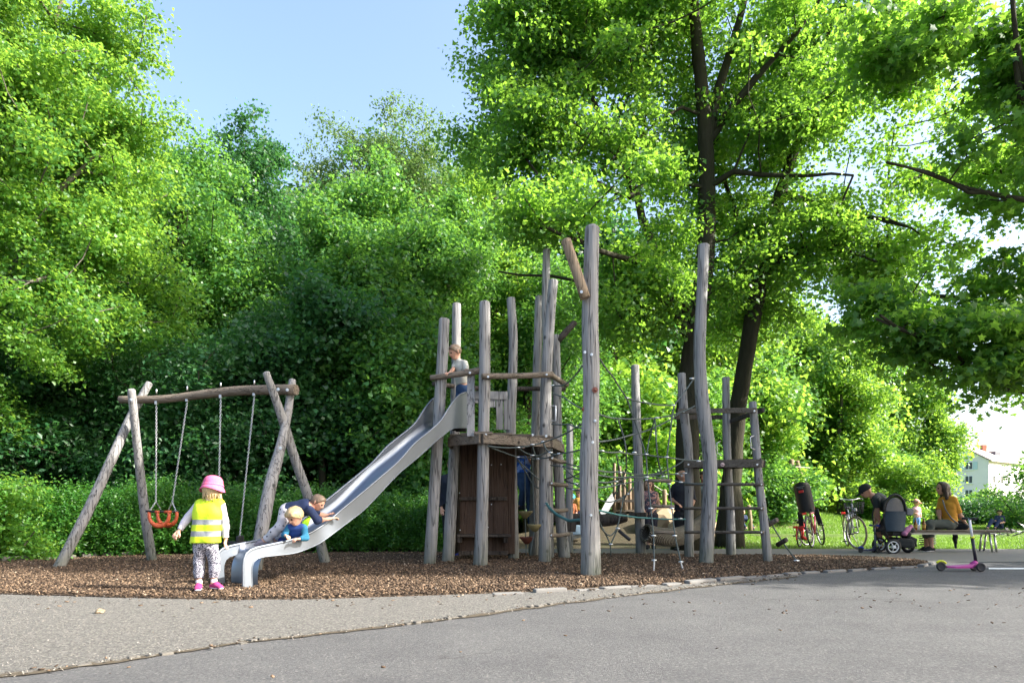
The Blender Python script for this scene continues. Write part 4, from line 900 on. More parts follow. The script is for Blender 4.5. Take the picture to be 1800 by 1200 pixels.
for py in (851, 893, 935):
    b = MB(); a = at(1204, py, 10.86); c = at(1342, py, 10.0); b.tube(densify([a, c], .08), .024, 10, lump=.1, dome=.3); b.build('rung', WOOD_H, LT); bolt(a+Vector((.04, -.03, 0)), .012, LT); bolt(c+Vector((-.04, -.03, 0)), .012, LT)
bolt(at(1270,816,10.36), .032, LT, simple('pink_disc', (.45, .33, .32), .5), name='badge')
for x0, y0, Y in ((1262,788,11.1), (1321,778,10.1)):
    b = MB(); b.tube([at(x0+5, y0-13, Y), at(x0-2, y0-10, Y), at(x0-1, y0+9, Y), at(x0+6, y0+12, Y)], .009, 8); b.build('grab_handle', GALV, LT)
for p in [(1210,816,10.76), (1331,816,10.0), (1326,722,9.99), (1202,723,10.7)]: bolt(at(*p), .014, LT)
# slanting rope with two log steps, right of the ladder tower
SR = empty('climbing_rope', gnd(1404, 990), 'slanting rope with two short log steps right of the ladder tower', 'climbing rope')
rope([(1330,868,10.3), (1346,903,10.2), (1375,952,10.15), (1398,982,10.1), (1405,992,10.05)], SR, .011)
for (x0, y0, x1, y1) in ((1346,925,1366,913), (1367,957,1382,948)):
    a = at(x0, y0, 10.22); c = at(x1, y1, 10.05); b = MB(); b.tube([a, (a+c)/2, c], .036, 12, dome=.25); b.build('log_step', WOOD_H if x0 < 1360 else WOOD_D, SR)
clamps([(1400,985,10.08)], SR, .022)

# ---------------- rope net between the forked post and the ladder tower
RN = empty('rope_net', gnd(1130, 990), 'grey climbing net of slack ropes hung between the forked post and the ladder tower', 'rope net')
a_, m_, c_ = 8.05, 9.6, 10.6
R1 = [
 [(1054,630,a_), (1078,662,8.6), (1102,699,9.1), (1118,745,9.3), (1136,798,9.4), (1138,837,9.35)],
 [(1222,662,9.7), (1184,712,9.5), (1172,802,9.4), (1176,849,9.35)],
 [(1102,699,9.1), (1140,708,9.3), (1184,712,9.5)],
 [(1052,727,a_), (1086,735,8.9), (1155,734,9.5), (1190,726,9.7), (1222,713,9.75)],
 [(1052,776,a_), (1105,765,9.2), (1155,749,9.8), (1196,725,10.6)],
 [(1050,791,a_), (1090,794,8.8), (1136,798,9.4), (1172,803,9.4), (1238,809,9.72)],
 [(1086,735,8.9), (1098,770,9.0), (1101,795,9.0), (1101,826,9.4)],
 [(1151,734,9.5), (1155,795,9.4), (1159,820,9.6), (1166,837,9.8)],
 [(1151,734,9.5), (1140,775,9.8), (1137,800,9.4)],
 [(1050,826,a_), (1090,828,9.2), (1130,833,10), (1170,832,10.3), (1204,831,10.75)],
 [(1050,834,a_), (1100,838,9.5), (1150,836,9.9), (1195,846,9.9), (1238,850,9.75)],
 [(1050,856,a_), (1090,850,9.5), (1130,841,10.2), (1180,822,10.5), (1205,806,10.9)],
 [(1050,846,a_), (1080,845,9.2), (1110,836,10.0), (1160,830,10.5)],
 [(1084,800,9.0), (1092,842,9.6), (1083,875,9.9)], [(1092,842,9.6), (1104,860,9.8), (1094,884,10)],
 [(1050,876,9.6), (1075,882,10), (1104,868,10.4), (1112,856,10.5)],
 [(1102,820,9.5), (1090,850,9.7), (1078,872,9.8)],
]
for p in R1: rope(p, RN, .0105, sag=.015)
rope([(1050,896,a_), (1085,904,9), (1120,909,9.8), (1170,912,10.4), (1204,912,10.85)], RN, .013, ROPE_T)
rope([(1051,908,8.1), (1058,930,9.4), (1072,944,9.6), (1085,930,9.7), (1090,905,9.8), (1097,870,9.9)], RN, .010); rope([(1055,920,9.5), (1068,945,9.6), (1074,958,9.65), (1074,975,9.7)], RN, .010)
rope([(1086,928,9.7), (1074,955,9.65)], RN, .010)
clamps([(1102,699,9.08), (1184,712,9.48), (1136,798,9.36), (1172,803,9.36), (1155,734,9.46), (1058,792,8.2), (1137,838,9.3), (1166,837,9.75), (1176,850,9.3), (1095,850,9.6), (1090,830,9.15), (1083,846,9.2), (1204,831,10.6), (1197,847,9.85), (1190,832,10.5), (1074,956,9.6), (1086,928,9.65), (1196,911,10.6), (1216,665,9.65), (1228,810,9.65), (1115,795,9.1), (1104,868,10.3)], RN, .016)
b = MB(); b.tube([at(1088,932,9.6), at(1097,940,9.55), at(1107,948,9.5)], .024, 12, dome=.4); b.build('rope_grip', BLACK, RN)
# rope ladder
RL = empty('rope_ladder', gnd(1172, 1005), 'rope ladder with three wooden rungs ending in chains in the mulch', 'rope ladder')
rope([(1138,838,9.35), (1144,893,9.2), (1149,940,9.1), (1150,985,9.0)], RL, .010); rope([(1176,850,9.35), (1181,893,9.25), (1186,940,9.15), (1197,988,9.05)], RL, .010)
chain(at(1150,985,9.0), gnd(1149,1011), RL); chain(at(1197,988,9.05), gnd(1202,1008), RL)
for (x0, x1, py) in ((1141,1178,844), (1146,1183,889), (1150,1187,935)):
    b = MB(); b.tube(densify([at(x0-2, py, 9.3), at(x1+2, py+1, 9.25)], .08), .024, 10, dome=.3, lump=.1); b.build('rung', WOOD_H, RL)
clamps([(1149,941,9.08), (1186,941,9.12), (1144,893,9.18), (1181,893,9.22), (1150,984,8.98), (1197,987,9.02), (1138,843,9.3)], RL, .017)
# ropes between the slide tower and the forked post
TN = empty('rope_net', gnd(990, 1000), 'slack climbing ropes between the slide tower and the forked post', 'rope net')
R2 = [
 [(857,783,9.28), (880,786,9.35), (912,786,9.5), (936,782,9.55), (955,777,9.6), (993,762,9.0), (1026,742,8.1)],
 [(857,783,9.28), (885,794,9.5), (910,803,9.7), (936,804,9.75), (958,805,9.6), (983,797,9.1), (1024,789,8.1)],
 [(911,786,9.5), (920,794,9.6), (936,800,9.65), (947,801,9.7), (970,790,9.5)],
 [(936,782,9.55), (938,794,9.65), (946,806,9.7), (938,809,9.8), (930,802,9.7)],
 [(955,777,9.6), (958,788,9.6), (968,796,9.5), (976,798,9.2)],
 [(910,808,9.7), (925,822,9.9), (948,843,9.9)], [(912,810,9.8), (930,838,10.1), (938,855,10.1), (950,858,10)],
 [(972,677,9.75), (990,677,9.2), (1003,668,8.7), (1025,641,8.1)], [(971,690,9.8), (990,697,9.2), (1022,718,8.1)],
 [(992,842,10.7), (1015,833,9.2), (1024,826,8.1)], [(992,812,10.7), (1020,820,8.2)], [(968,817,9.9), (990,819,9.5), (1022,826,8.1)], [(994,856,10.6), (1019,861,8.2)], [(992,843,10.7), (1012,850,9.2), (1022,856,8.1)],
 [(990,820,10), (1010,838,9.4), (1022,842,8.2)], [(970,745,9.9), (1000,745,9), (1022,752,8.1)],
]
for p in R2: rope(p, TN, .010, sag=.008)
rope([(960,884,9.9), (967,894,9.7), (980,905,9.4), (1000,915,8.9), (1021,913,8.15)], TN, .020, ROPE_T)
clamps([(911,786,9.48), (936,781,9.52), (955,776,9.57), (910,803,9.66), (936,800,9.62), (968,795,9.4), (983,797,9.05), (946,806,9.66), (994,842,10.6), (1013,850,9.1), (1009,860,8.9), (961,886,9.86), (972,677,9.7), (989,820,9.5)], TN, .015)
# hanging ropes with cone steps
for (x, y0, Y, steps, lab) in ((922, 793, 10.3, ((923,902), (926,947)), 'hanging rope with cone steps nearer the den wall'), (936, 803, 10.0, ((940,925),), 'hanging rope with one yellow cone step beside the tower post')):
    e = empty('step_rope', gnd(x+4, 982), lab, 'climbing rope', 'hanging ropes with steps')
    rope([(x, y0, Y), (x+1, 860, Y), (steps[0][0], steps[0][1], Y), (x-4 if x > 930 else x+3, 975, Y)], e, .008)
    for j, (sx, sy) in enumerate(steps):
        p = at(sx, sy, Y); b = MB(); b.tube([p+Vector((0, 0, .035)), p+Vector((0, 0, .02)), p-Vector((0, 0, .075))], [.115, .11, .03], 16); b.build('cone_step', simple('step_plastic', (.24, .20, .09), .6) if j == 0 else RUST, e)

# ---------------- woven tunnel, dark log and beam behind the net
k = NM('woven_rope'); wv = k.n('ShaderNodeTexWave', wave_type='BANDS', bands_direction='DIAGONAL'); wv.inputs['Scale'].default_value = 14; wv.inputs['Distortion'].default_value = 1.5; k.l(k.coords(), wv.inputs[0])
WOVEN = k.done(k.bsdf(k.mix(wv.outputs[0], (.10, .085, .06), (.26, .235, .185)), .9, bump=wv.outputs[0], bstr=1, bdist=.03))
P, r = path([(1136,936,12.0,15), (1160,944,12.1,16), (1195,944,12.4,17), (1225,930,12.8,16), (1245,912,13.0,15)])
b = MB(); b.tube(P, r, 22, caps=False, lump=.05); b.tube(P, [x*.86 for x in r], 22, caps=False); b.ring(P[0], r[0]*.94, .028, P[1]-P[0], 24, 8)
WT = tag(b.build('net_tunnel', WOVEN, None), 'woven rope crawling tunnel sagging between two posts', 'net tunnel')
lg = MB(); P, r = path([(966,909,12.6,8), (1020,912,12.6,11), (1070,916,12.6,12), (1100,908,12.6,9)]); lg.tube(P, r, 16, dome=.3, lump=.12)
tag(lg.build('log', WOOD_D, None), 'thick dark log lying across behind the forked post', 'log')
b = MB(); b.beam(at(1106,905,12.15), at(1137,905,12.05), .14, .10, bev=.01); b.box(at(1122,905,12.1)+Vector((0, .1, 0)), (.1, .1, .08)); tag(b.build('beam', WOOD_D, None), 'short bolted cross beam on the middle net post', 'beam')
b = MB(); b.beam(at(990,924,12.2), at(1012,926,12.2), .2, .17, bev=.012); tag(b.build('beam', WOOD_D, None), 'square beam end under the thick dark log', 'beam')
# ------------------------------------------------------------------ people: one continuous surface each, from blended tapered limbs
def _cone(P, a, b, ra, rb):
    a = np.array(a); b = np.array(b); ba = b-a; L2 = float(ba@ba)+1e-12; t = np.clip(((P-a)@ba)/L2, 0, 1)
    return np.linalg.norm(P-a-t[..., None]*ba, axis=-1)-(ra+(rb-ra)*t)
def sdf_mesh(groups, h, k=.02, wob=0.0, wf=14.0):
    """groups: list of (prims, cuts, k); prim=(a,b,ra,rb); cut=(point, normal) removes the side the normal points to"""
    pr = [p for g in groups for p in g[0]]
    A = np.array([tuple(p[0]) for p in pr]+[tuple(p[1]) for p in pr]); rm = max(max(p[2], p[3]) for p in pr)
    lo = A.min(0)-rm-3*h-.01; hi = A.max(0)+rm+3*h+.01; n = np.ceil((hi-lo)/h).astype(int)+1
    ax = [lo[i]+np.arange(n[i])*h for i in range(3)]; D = np.full(tuple(n), .5, np.float32)
    for prims, cuts, kk in groups:
        Dg = np.full(tuple(n), .5, np.float32)
        for a, b, ra, rb in prims:
            a = np.array(tuple(a)); b = np.array(tuple(b)); m = max(ra, rb)+max(kk*1.2, 2*h)+.012
            i0 = np.maximum(((np.minimum(a, b)-m-lo)/h).astype(int), 0); i1 = np.minimum(((np.maximum(a, b)+m-lo)/h).astype(int)+2, n)
            X, Y, Z = np.meshgrid(ax[0][i0[0]:i1[0]], ax[1][i0[1]:i1[1]], ax[2][i0[2]:i1[2]], indexing='ij')
            d = _cone(np.stack([X, Y, Z], -1), a, b, ra, rb); s = (slice(i0[0], i1[0]), slice(i0[1], i1[1]), slice(i0[2], i1[2])); o = Dg[s]
            q = np.clip(.5+.5*(o-d)/kk, 0, 1); Dg[s] = o+(d-o)*q-kk*q*(1-q)
        if cuts or wob:
            X, Y, Z = np.meshgrid(*ax, indexing='ij', sparse=True)
            if wob: Dg += (wob*(np.sin(X*wf*3.1+Z*wf*1.3)*np.sin(Z*wf*2.3+Y*wf)+.6*np.sin(Z*wf*4.1+X*wf*2-Y*wf*1.5))).astype(np.float32)
            for p, nv in cuts:
                nv = Vector(nv).normalized(); Dg = np.maximum(Dg, ((X-p[0])*nv[0]+(Y-p[1])*nv[1]+(Z-p[2])*nv[2]).astype(np.float32))
        D = np.minimum(D, Dg)
    # surface nets
    S = D < 0; c = np.zeros(tuple(n-1), int); sh = [(i, j, l) for i in (0, 1) for j in (0, 1) for l in (0, 1)]
    for i, j, l in sh: c += S[i:n[0]-1+i, j:n[1]-1+j, l:n[2]-1+l]
    cell = np.argwhere((c > 0) & (c < 8)); idx = -np.ones(tuple(n-1), int); idx[tuple(cell.T)] = np.arange(len(cell))
    acc = np.zeros((len(cell), 3)); cnt = np.zeros(len(cell))
    for p, q in [(a, b) for a in sh for b in sh if a < b and sum(abs(x-y) for x, y in zip(a, b)) == 1]:
        da = D[cell[:, 0]+p[0], cell[:, 1]+p[1], cell[:, 2]+p[2]]; db = D[cell[:, 0]+q[0], cell[:, 1]+q[1], cell[:, 2]+q[2]]
        m = (da < 0) != (db < 0); t = np.where(m, da/(da-db+1e-12), 0)[:, None]; pt = np.array(p)+t*(np.array(q)-np.array(p)); acc += pt*m[:, None]; cnt += m
    V = lo+(cell+acc/np.maximum(cnt, 1)[:, None])*h; Q = []
    for axis in range(3):
        sl0 = [slice(1, -1)]*3; sl0[axis] = slice(0, -1); sl1 = list(sl0); sl1[axis] = slice(1, None)
        s0 = S[tuple(sl0)]; s1 = S[tuple(sl1)]; e = np.argwhere(s0 != s1)
        if len(e) == 0: continue
        st = s0[tuple(e.T)]; off = np.ones(3, int); off[axis] = 0; e = e+off; u, v = [x for x in range(3) if x != axis]
        def ii(du, dv):
            g = e.copy(); g[:, u] += du; g[:, v] += dv; return idx[g[:, 0], g[:, 1], g[:, 2]]
        q = np.stack([ii(-1, -1), ii(0, -1), ii(0, 0), ii(-1, 0)], 1); fl = st if axis != 1 else ~st
        q[~fl] = q[~fl][:, ::-1]; Q.append(q)
    Q = np.concatenate(Q); Q = Q[(Q >= 0).all(1)]
    for _ in range(1):                                         # light relax
        Ed = np.concatenate([Q[:, [0, 1]], Q[:, [1, 2]], Q[:, [2, 3]], Q[:, [3, 0]]]); s = np.zeros_like(V); w_ = np.zeros(len(V))
        np.add.at(s, Ed[:, 0], V[Ed[:, 1]]); np.add.at(w_, Ed[:, 0], 1); V = V*.6+.4*s/np.maximum(w_, 1)[:, None]
    return V, Q
def sdf_obj(name, groups, h, mats, parent, paint=None, wob=0.0, wf=14.0):
    V, Q = sdf_mesh(groups, h, wob=wob, wf=wf); me = np_mesh(name, V, Q); me.polygons.foreach_set('use_smooth', [True]*len(Q))
    ms = mats if isinstance(mats, (list, tuple)) else [mats]
    o = link_mesh(name, me, ms, parent)
    if paint is not None:
        c = V[Q].mean(1); me.polygons.foreach_set('material_index', paint(c).astype(np.int32))
    return o
def skin_mat(name, col):
    k = NM(name); f = k.noise(k.coords(), 9, 3); c = k.mix(f, tuple(x*.92 for x in col), (min(1, col[0]*1.08), col[1], col[2]*.97))
    b = k.bsdf(c, .5, 0, .35); b.inputs['Subsurface Weight'].default_value = .08; b.inputs['Subsurface Radius'].default_value = (.02, .008, .004); return k.done(b)
SKIN = skin_mat('skin_fair', (.56, .33, .235)); SKIN_T = skin_mat('skin_tan', (.42, .235, .16))
EYE = simple('eye_dark', (.03, .022, .018), .25); LIP = simple('lips', (.42, .16, .13), .5)
def cloth(name, col, scale=26, var=.14): return simple(name, col, .88, 0, var, scale, .5)
def pattern_cloth(name, base, ink, scale, lo=.5, hi=.56, kind='noise', stretch=(1, 1, 1)):
    k = NM(name); v = k.coords(stretch)
    if kind == 'noise': f = k.noise(v, scale, 2, .6)
    else:
        vo = k.n('ShaderNodeTexVoronoi', feature='F1'); vo.inputs['Scale'].default_value = scale; k.l(v, vo.inputs[0]); f = vo.outputs['Distance']
    r = k.ramp(f, [(lo, (0, 0, 0)), (hi, (1, 1, 1))]); return k.done(k.bsdf(k.mix(r, ink, base), .88, bump=k.noise(k.coords(), 30), bstr=.4, bdist=.004))
def hair_mat(name, a, b):
    k = NM(name); f = k.noise(k.coords((1, 1, .18)), 90, 4, .7); return k.done(k.bsdf(k.mix(f, a, b), .5, 0, .4, bump=f, bstr=.9, bdist=.004))
BLOND = hair_mat('hair_blond', (.30, .20, .09), (.62, .47, .26)); BROWN = hair_mat('hair_brown', (.10, .06, .035), (.26, .17, .10)); DARKH = hair_mat('hair_dark', (.018, .012, .009), (.07, .045, .03)); SANDY = hair_mat('hair_sandy', (.09, .06, .04), (.22, .155, .105))

def person(label, Y0, J, hr, face, S, group=None, skin=None, hair=None, hairstyle='short', shirt=None, sleeve=.45, trouser=None, leg=1.0, shoes=None, sock=None, h=.009,
           hem=.30, fat=1.0, curl=.5, extras=None, palm=None, face_up=(0, 0, 1), sole=None, loose=0.0, sleeve_mat=None):
    """J: joint -> (px, py, dY). hr = head radius in metres, S = stature / 1.75"""
    g = {k: at(v[0], v[1], Y0+(v[2] if len(v) > 2 else 0)) for k, v in J.items()}
    e = empty('person', Vector((g['pelvis'].x, g['pelvis'].y, min(g[k].z for k in ('anL', 'anR'))-.06*S)), label, 'person', group)
    Fv = Vector(face).normalized(); Uv = Vector(face_up); Uv = (Uv-Fv*Uv.dot(Fv)).normalized(); Sd = Fv.cross(Uv).normalized()
    hd = g['head']; q = hr/.098                                # head frame
    def hp(f, s, u): return hd+Fv*f*q+Sd*s*q+Uv*u*q
    ch = g['chest']; pe = g['pelvis']; nk = g['neck']; sL, sR, hL, hR = g['shL'], g['shR'], g['hipL'], g['hipR']
    f = fat*S
    tor = [(sL.lerp(sR, .12), sL.lerp(sR, .88), .060*f, .060*f), (ch+(sL-sR)*.17, ch+(sR-sL)*.17, .105*f, .105*f),
           (ch+(sL-sR)*.14, pe+(hL-hR)*.22, .102*f, .100*f), (ch+(sR-sL)*.14, pe+(hR-hL)*.22, .102*f, .100*f), (hL.lerp(hR, .1), hL.lerp(hR, .9), .098*f, .098*f),
           (nk.lerp(ch, .35), ch, .07*f, .09*f)]
    legs = []
    for s in 'LR':
        hp_, kn, an = g['hip'+s], g['kn'+s], g['an'+s]; legs.append([(hp_, kn, .082*f, .056*f), (kn, kn.lerp(an, .35), .054*f, .054*f), (kn.lerp(an, .35), an, .053*f, .036*f)])
    arms = []
    for s in 'LR':
        sh, el, wr = g['sh'+s], g['el'+s], g['wr'+s]; arms.append([(sh, el, .050*f, .040*f), (el, el.lerp(wr, .3), .039*f, .038*f), (el.lerp(wr, .3), wr, .038*f, .026*S)])
    head = [(hp(-.018, 0, .012), hp(.004, 0, .018), .094*q, .092*q), (hp(.03, 0, -.02), hp(.052, 0, -.078), .066*q, .036*q), (hp(-.01, 0, -.03), hp(.02, 0, -.06), .07*q, .05*q),
            (hp(.082, 0, .005), hp(.108, 0, -.022), .010*q, .0155*q), (hp(.075, -.022, -.03), hp(.075, .022, -.03), .02*q, .02*q), (hp(.085, -.012, -.052), hp(.085, .012, -.052), .011*q, .011*q),
            (hp(-.005, -.093, -.022), hp(-.012, -.099, .014), .011*q, .017*q), (hp(-.005, .093, -.022), hp(-.012, .099, .014), .011*q, .017*q)]
    neck = [(hp(-.02, 0, -.06), nk, .050*q*.95, .052*f), (nk, nk.lerp(ch, .3), .055*f, .07*f)]
    body = tor+legs[0]+legs[1]+arms[0]+arms[1]+neck
    hands = []
    for s in 'LR':
        wr, el = g['wr'+s], g['el'+s]; tip = g.get('hd'+s); d = (tip-wr).normalized() if tip is not None else (wr-el).normalized()
        pn = Vector((palm or {}).get(s, (0, 0, -1) if abs(d.z) < .8 else (0, -1, 0))); pn = (pn-d*pn.dot(d)).normalized(); side = d.cross(pn)
        if side.dot(sL-sR)*(1 if s == 'L' else -1) > 0: side = -side                 # side = where the thumb leaves (inwards)
        hl = .085*S*1.05; r = max(.0085*S**.5, .0075); base = wr+d*hl*.95
        hands += [(wr, wr+d*hl*.5+side*.014*S, .022*S, .019*S), (wr+d*hl*.3-side*.018*S, base-side*.024*S, .017*S, .013*S), (wr+d*hl*.3+side*.018*S, base+side*.022*S, .017*S, .013*S)]
        for i, o in enumerate((.030, .011, -.010, -.029)):
            l = (.068, .078, .072, .056)[i]*S; c1 = d*math.cos(curl*.6)+pn*math.sin(curl*.6); c2 = d*math.cos(curl*1.6)+pn*math.sin(curl*1.6)
            p0 = base+side*o*S; p1 = p0+(c1+side*o*3.5).normalized()*l*.55; hands += [(p0, p1, r, r*.95), (p1, p1+c2*l*.5, r*.95, r*.85)]
        t0 = wr+d*hl*.3+side*.024*S; t1 = t0+(d*.7+side*.8+pn*.25).normalized()*.042*S; hands += [(t0, t1, r*1.3, r*1.1), (t1, t1+(d+side*.15+pn*.35).normalized()*.032*S, r*1.1, r*.95)]
    feet = []; shoe = []; solez = []
    for s in 'LR':
        an = g['an'+s]; toe = g['toe'+s]; d = (toe-an); d.z *= .2; d.normalize(); dn = (g['kn'+s]-an); dn = Vector((0, 0, -1)) if True else dn
        hl = an-d*.035*S+dn*.045*S; tp = an+d*.135*S+dn*.052*S; ml = an+d*.06*S+dn*.03*S; sd = d.cross(Vector((0, 0, 1)))*.018*S
        feet += [(an, hl, .034*S, .03*S), (an, tp, .035*S, .02*S)]
        shoe.append([(hl, ml, .042*S, .044*S), (ml+sd, tp+sd, .036*S, .030*S), (ml-sd, tp-sd, .036*S, .030*S), (an, ml, .042*S, .042*S)]); solez.append((an.z-.088*S, an, d))
    mats = [skin or SKIN, EYE, LIP]
    ey = [np.array(hp(.086, sx*.034, .010)) for sx in (-1, 1)]; mo = np.array(hp(.094, 0, -.047)); sdv = np.array(Sd)
    def paint(c):
        m = np.zeros(len(c), int)
        for x in ey: m[np.linalg.norm(c-x, axis=1) < .0155*q] = 1
        dd = c-mo; a = dd@sdv; m[(np.abs(a) < .024*q) & (np.linalg.norm(dd-np.outer(a, sdv), axis=1) < .009*q)] = 2
        return m
    sdf_obj('body', [(body+feet, [], .03*S), (head+neck[:1], [], .022*q), (hands, [], .007*S)], h, mats, e, paint)
    th = .016*S
    def infl(pr, t): return [(a, b, ra+t, rb+t) for a, b, ra, rb in pr]
    ax = (ch-pe).normalized()
    if shirt is not None:
        hz = pe+ax*(-.02*S) if hem is True else pe+ax*((ch-pe).length*hem-.07*S)
        gs = [(infl(tor, th+loose*.5)+([(pe+(hL-hR)*.2, hz-ax*.06*S, .1*f+th+loose, .1*f+th+loose), (pe+(hR-hL)*.2, hz-ax*.06*S, .1*f+th+loose, .1*f+th+loose)] if loose else []), [(hz, -ax), (hp(-.02, 0, -.115), hd-ch)], .035*S)]
        sg = []
        for s, am in zip('LR', arms):
            sh, el, wr = g['sh'+s], g['el'+s], g['wr'+s]
            if sleeve > 0:
                L1 = (el-sh).length; L2 = (wr-el).length; ln = sleeve*(L1+L2)
                if ln <= L1: ed = sh.lerp(el, ln/L1); sg.append((infl([am[0]], th*1.15), [(ed, el-sh)], .02*S))
                else: ed = el.lerp(wr, min(1, (ln-L1)/L2)); sg.append((infl(am, th), [(ed, wr-el)], .03*S))
        if sleeve_mat is None: gs += sg
        sdf_obj('shirt', gs, h, shirt, e, wob=.0022)
        if sleeve_mat is not None and sg: sdf_obj('sleeves', [sg[0]], h, sleeve_mat, e, wob=.002); sdf_obj('sleeves', [sg[1]], h, sleeve_mat, e, wob=.002)
    if trouser is not None:
        wst = pe+ax*.07*S; gs = [(infl([tor[4], (pe+(hL-hR)*.2, wst+(hL-hR)*.15, .098*f, .094*f), (pe+(hR-hL)*.2, wst+(hR-hL)*.15, .098*f, .094*f)], th*.8), [(wst, ax)], .03*S)]
        for s, lg in zip('LR', legs):
            kn, an, hp_ = g['kn'+s], g['an'+s], g['hip'+s]; L1 = (kn-hp_).length; L2 = (an-kn).length; ln = leg*(L1+L2)
            if ln <= L1: gs.append((infl([lg[0]], th*1.5+loose*.4), [(hp_.lerp(kn, ln/L1), kn-hp_)], .03*S))
            else: gs.append((infl(lg, th*1.1+loose*.4), [(kn.lerp(an, min(.97, (ln-L1)/L2)), an-kn)], .04*S))
        sdf_obj('trousers' if leg > .7 else 'shorts', gs, h, trouser, e, wob=.003)
    if sock is not None:
        for s in 'LR':
            kn, an = g['kn'+s], g['an'+s]; sdf_obj('sock', [(infl([(an.lerp(kn, .22), an, .036*f, .036*f)], .006), [(an.lerp(kn, .2), kn-an)], .01)], h, sock, e)
    if shoes is not None:
        for sh_, (z_, an, d) in zip(shoe, solez):
            fz = Vector((an.x, an.y, z_)); so_ = sdf_obj('shoe', [(sh_, [(fz, (0, 0, -1))], .02*S)], h*.8, shoes, e)
            if sole is not None:
                b = MB(); c = fz+d*.05*S; b.tube([fz-d*.04*S+Vector((0, 0, .008)), fz+d*.05*S+Vector((0, 0, .008)), fz+d*.14*S+Vector((0, 0, .008))], [.043*S, .046*S, .042*S], 10, dome=.8)
                for i, v in enumerate(b.v): b.v[i] = (v[0], v[1], fz.z+.010+(v[2]-fz.z-.008)*.30)
                b.build('sole', sole, so_)
    if hair is not None and hairstyle:
        cap = [(hp(-.024, 0, .020), hp(.004, 0, .028),   .110*q, .106*q)]; cuts = [(hp(.066, 0, .050), Fv*.9-Uv*.62), (hp(0, 0, -.045), -Uv)]; gs = [(cap, cuts, .02)]
        if hairstyle == 'fringe': gs = [(cap, [(hp(.072, 0, .03), Fv*.8-Uv*.8), (hp(0, 0, -.055), -Uv)], .02), ([(hp(.05, -.05, .06), hp(.05, .05, .06), .042*q, .042*q)], [], .02)]
        if hairstyle == 'bob': gs = [([(hp(-.018, 0, .012), hp(.004, 0, .018), .099*q, .096*q)]+[(hp(-.035, -.035, -.04), hp(-.04, -.03, -.085), .045*q, .026*q), (hp(-.035, .035, -.04), hp(-.04, .03, -.085), .045*q, .026*q)], [(hp(.05, 0, .05), Fv)], .02)]
        if hairstyle == 'long':
            gs = [(cap+[(hp(-.05, 0, 0), hp(-.07, 0, -.12), .085*q, .075*q), (hp(-.07, 0, -.12), hp(-.075, 0, -.25), .075*q, .045*q), (hp(-.005, -.078, .0), hp(-.02, -.078, -.2), .045*q, .032*q), (hp(-.005, .078, .0), hp(-.02, .078, -.2), .045*q, .032*q)], [(hp(.05, 0, .05), Fv)], .03)]
        sdf_obj('hair', gs, h, hair, e, wob=.0015, wf=40)
    if extras: extras(e, g, hp, q, Fv, Uv, Sd)
    return e

PINK = cloth('pink_cotton', (.62, .12, .24)); WHITE = cloth('white_cotton', (.75, .73, .72)); NAVY = cloth('navy_cotton', (.016, .028, .075)); LAV = cloth('lavender_grey_jersey', (.52, .49, .54))
JEANS = cloth('blue_denim', (.035, .075, .17), 40); BLACKC = cloth('black_cotton', (.014, .015, .018)); GREYT = cloth('pale_grey_jersey', (.42, .42, .38)); KHAKI = cloth('grey_olive_cotton', (.075, .085, .075))
# --- girl in the hi-vis vest
k = NM('safety_vest'); tc = k.n('ShaderNodeTexCoord'); sx = k.n('ShaderNodeSeparateXYZ'); k.l(tc.outputs['Object'], sx.inputs[0]); z = sx.outputs[2]
def zof(py, Y=6.49): return at(0, py, Y).z
def band(z0, z1): return k.math('MULTIPLY', k.math('GREATER_THAN', z, z0), k.math('LESS_THAN', z, z1))
m_ = k.math('MAXIMUM', band(zof(921.5), zof(912.5)), band(zof(942), zof(932.5))); c_ = k.mix(m_, (.52, .70, .02), (.22, .235, .25)); VEST = k.done(k.bsdf(c_, .7, bump=k.noise(k.coords(), 16, 4), bstr=.6, bdist=.012))
LEOP = pattern_cloth('speckled_trousers', (.46, .45, .50), (.04, .04, .06), 105, .49, .55)
PSHOE = cloth('magenta_shoe', (.30, .03, .13)); WSOLE = simple('white_rubber', (.72, .70, .70), .5)
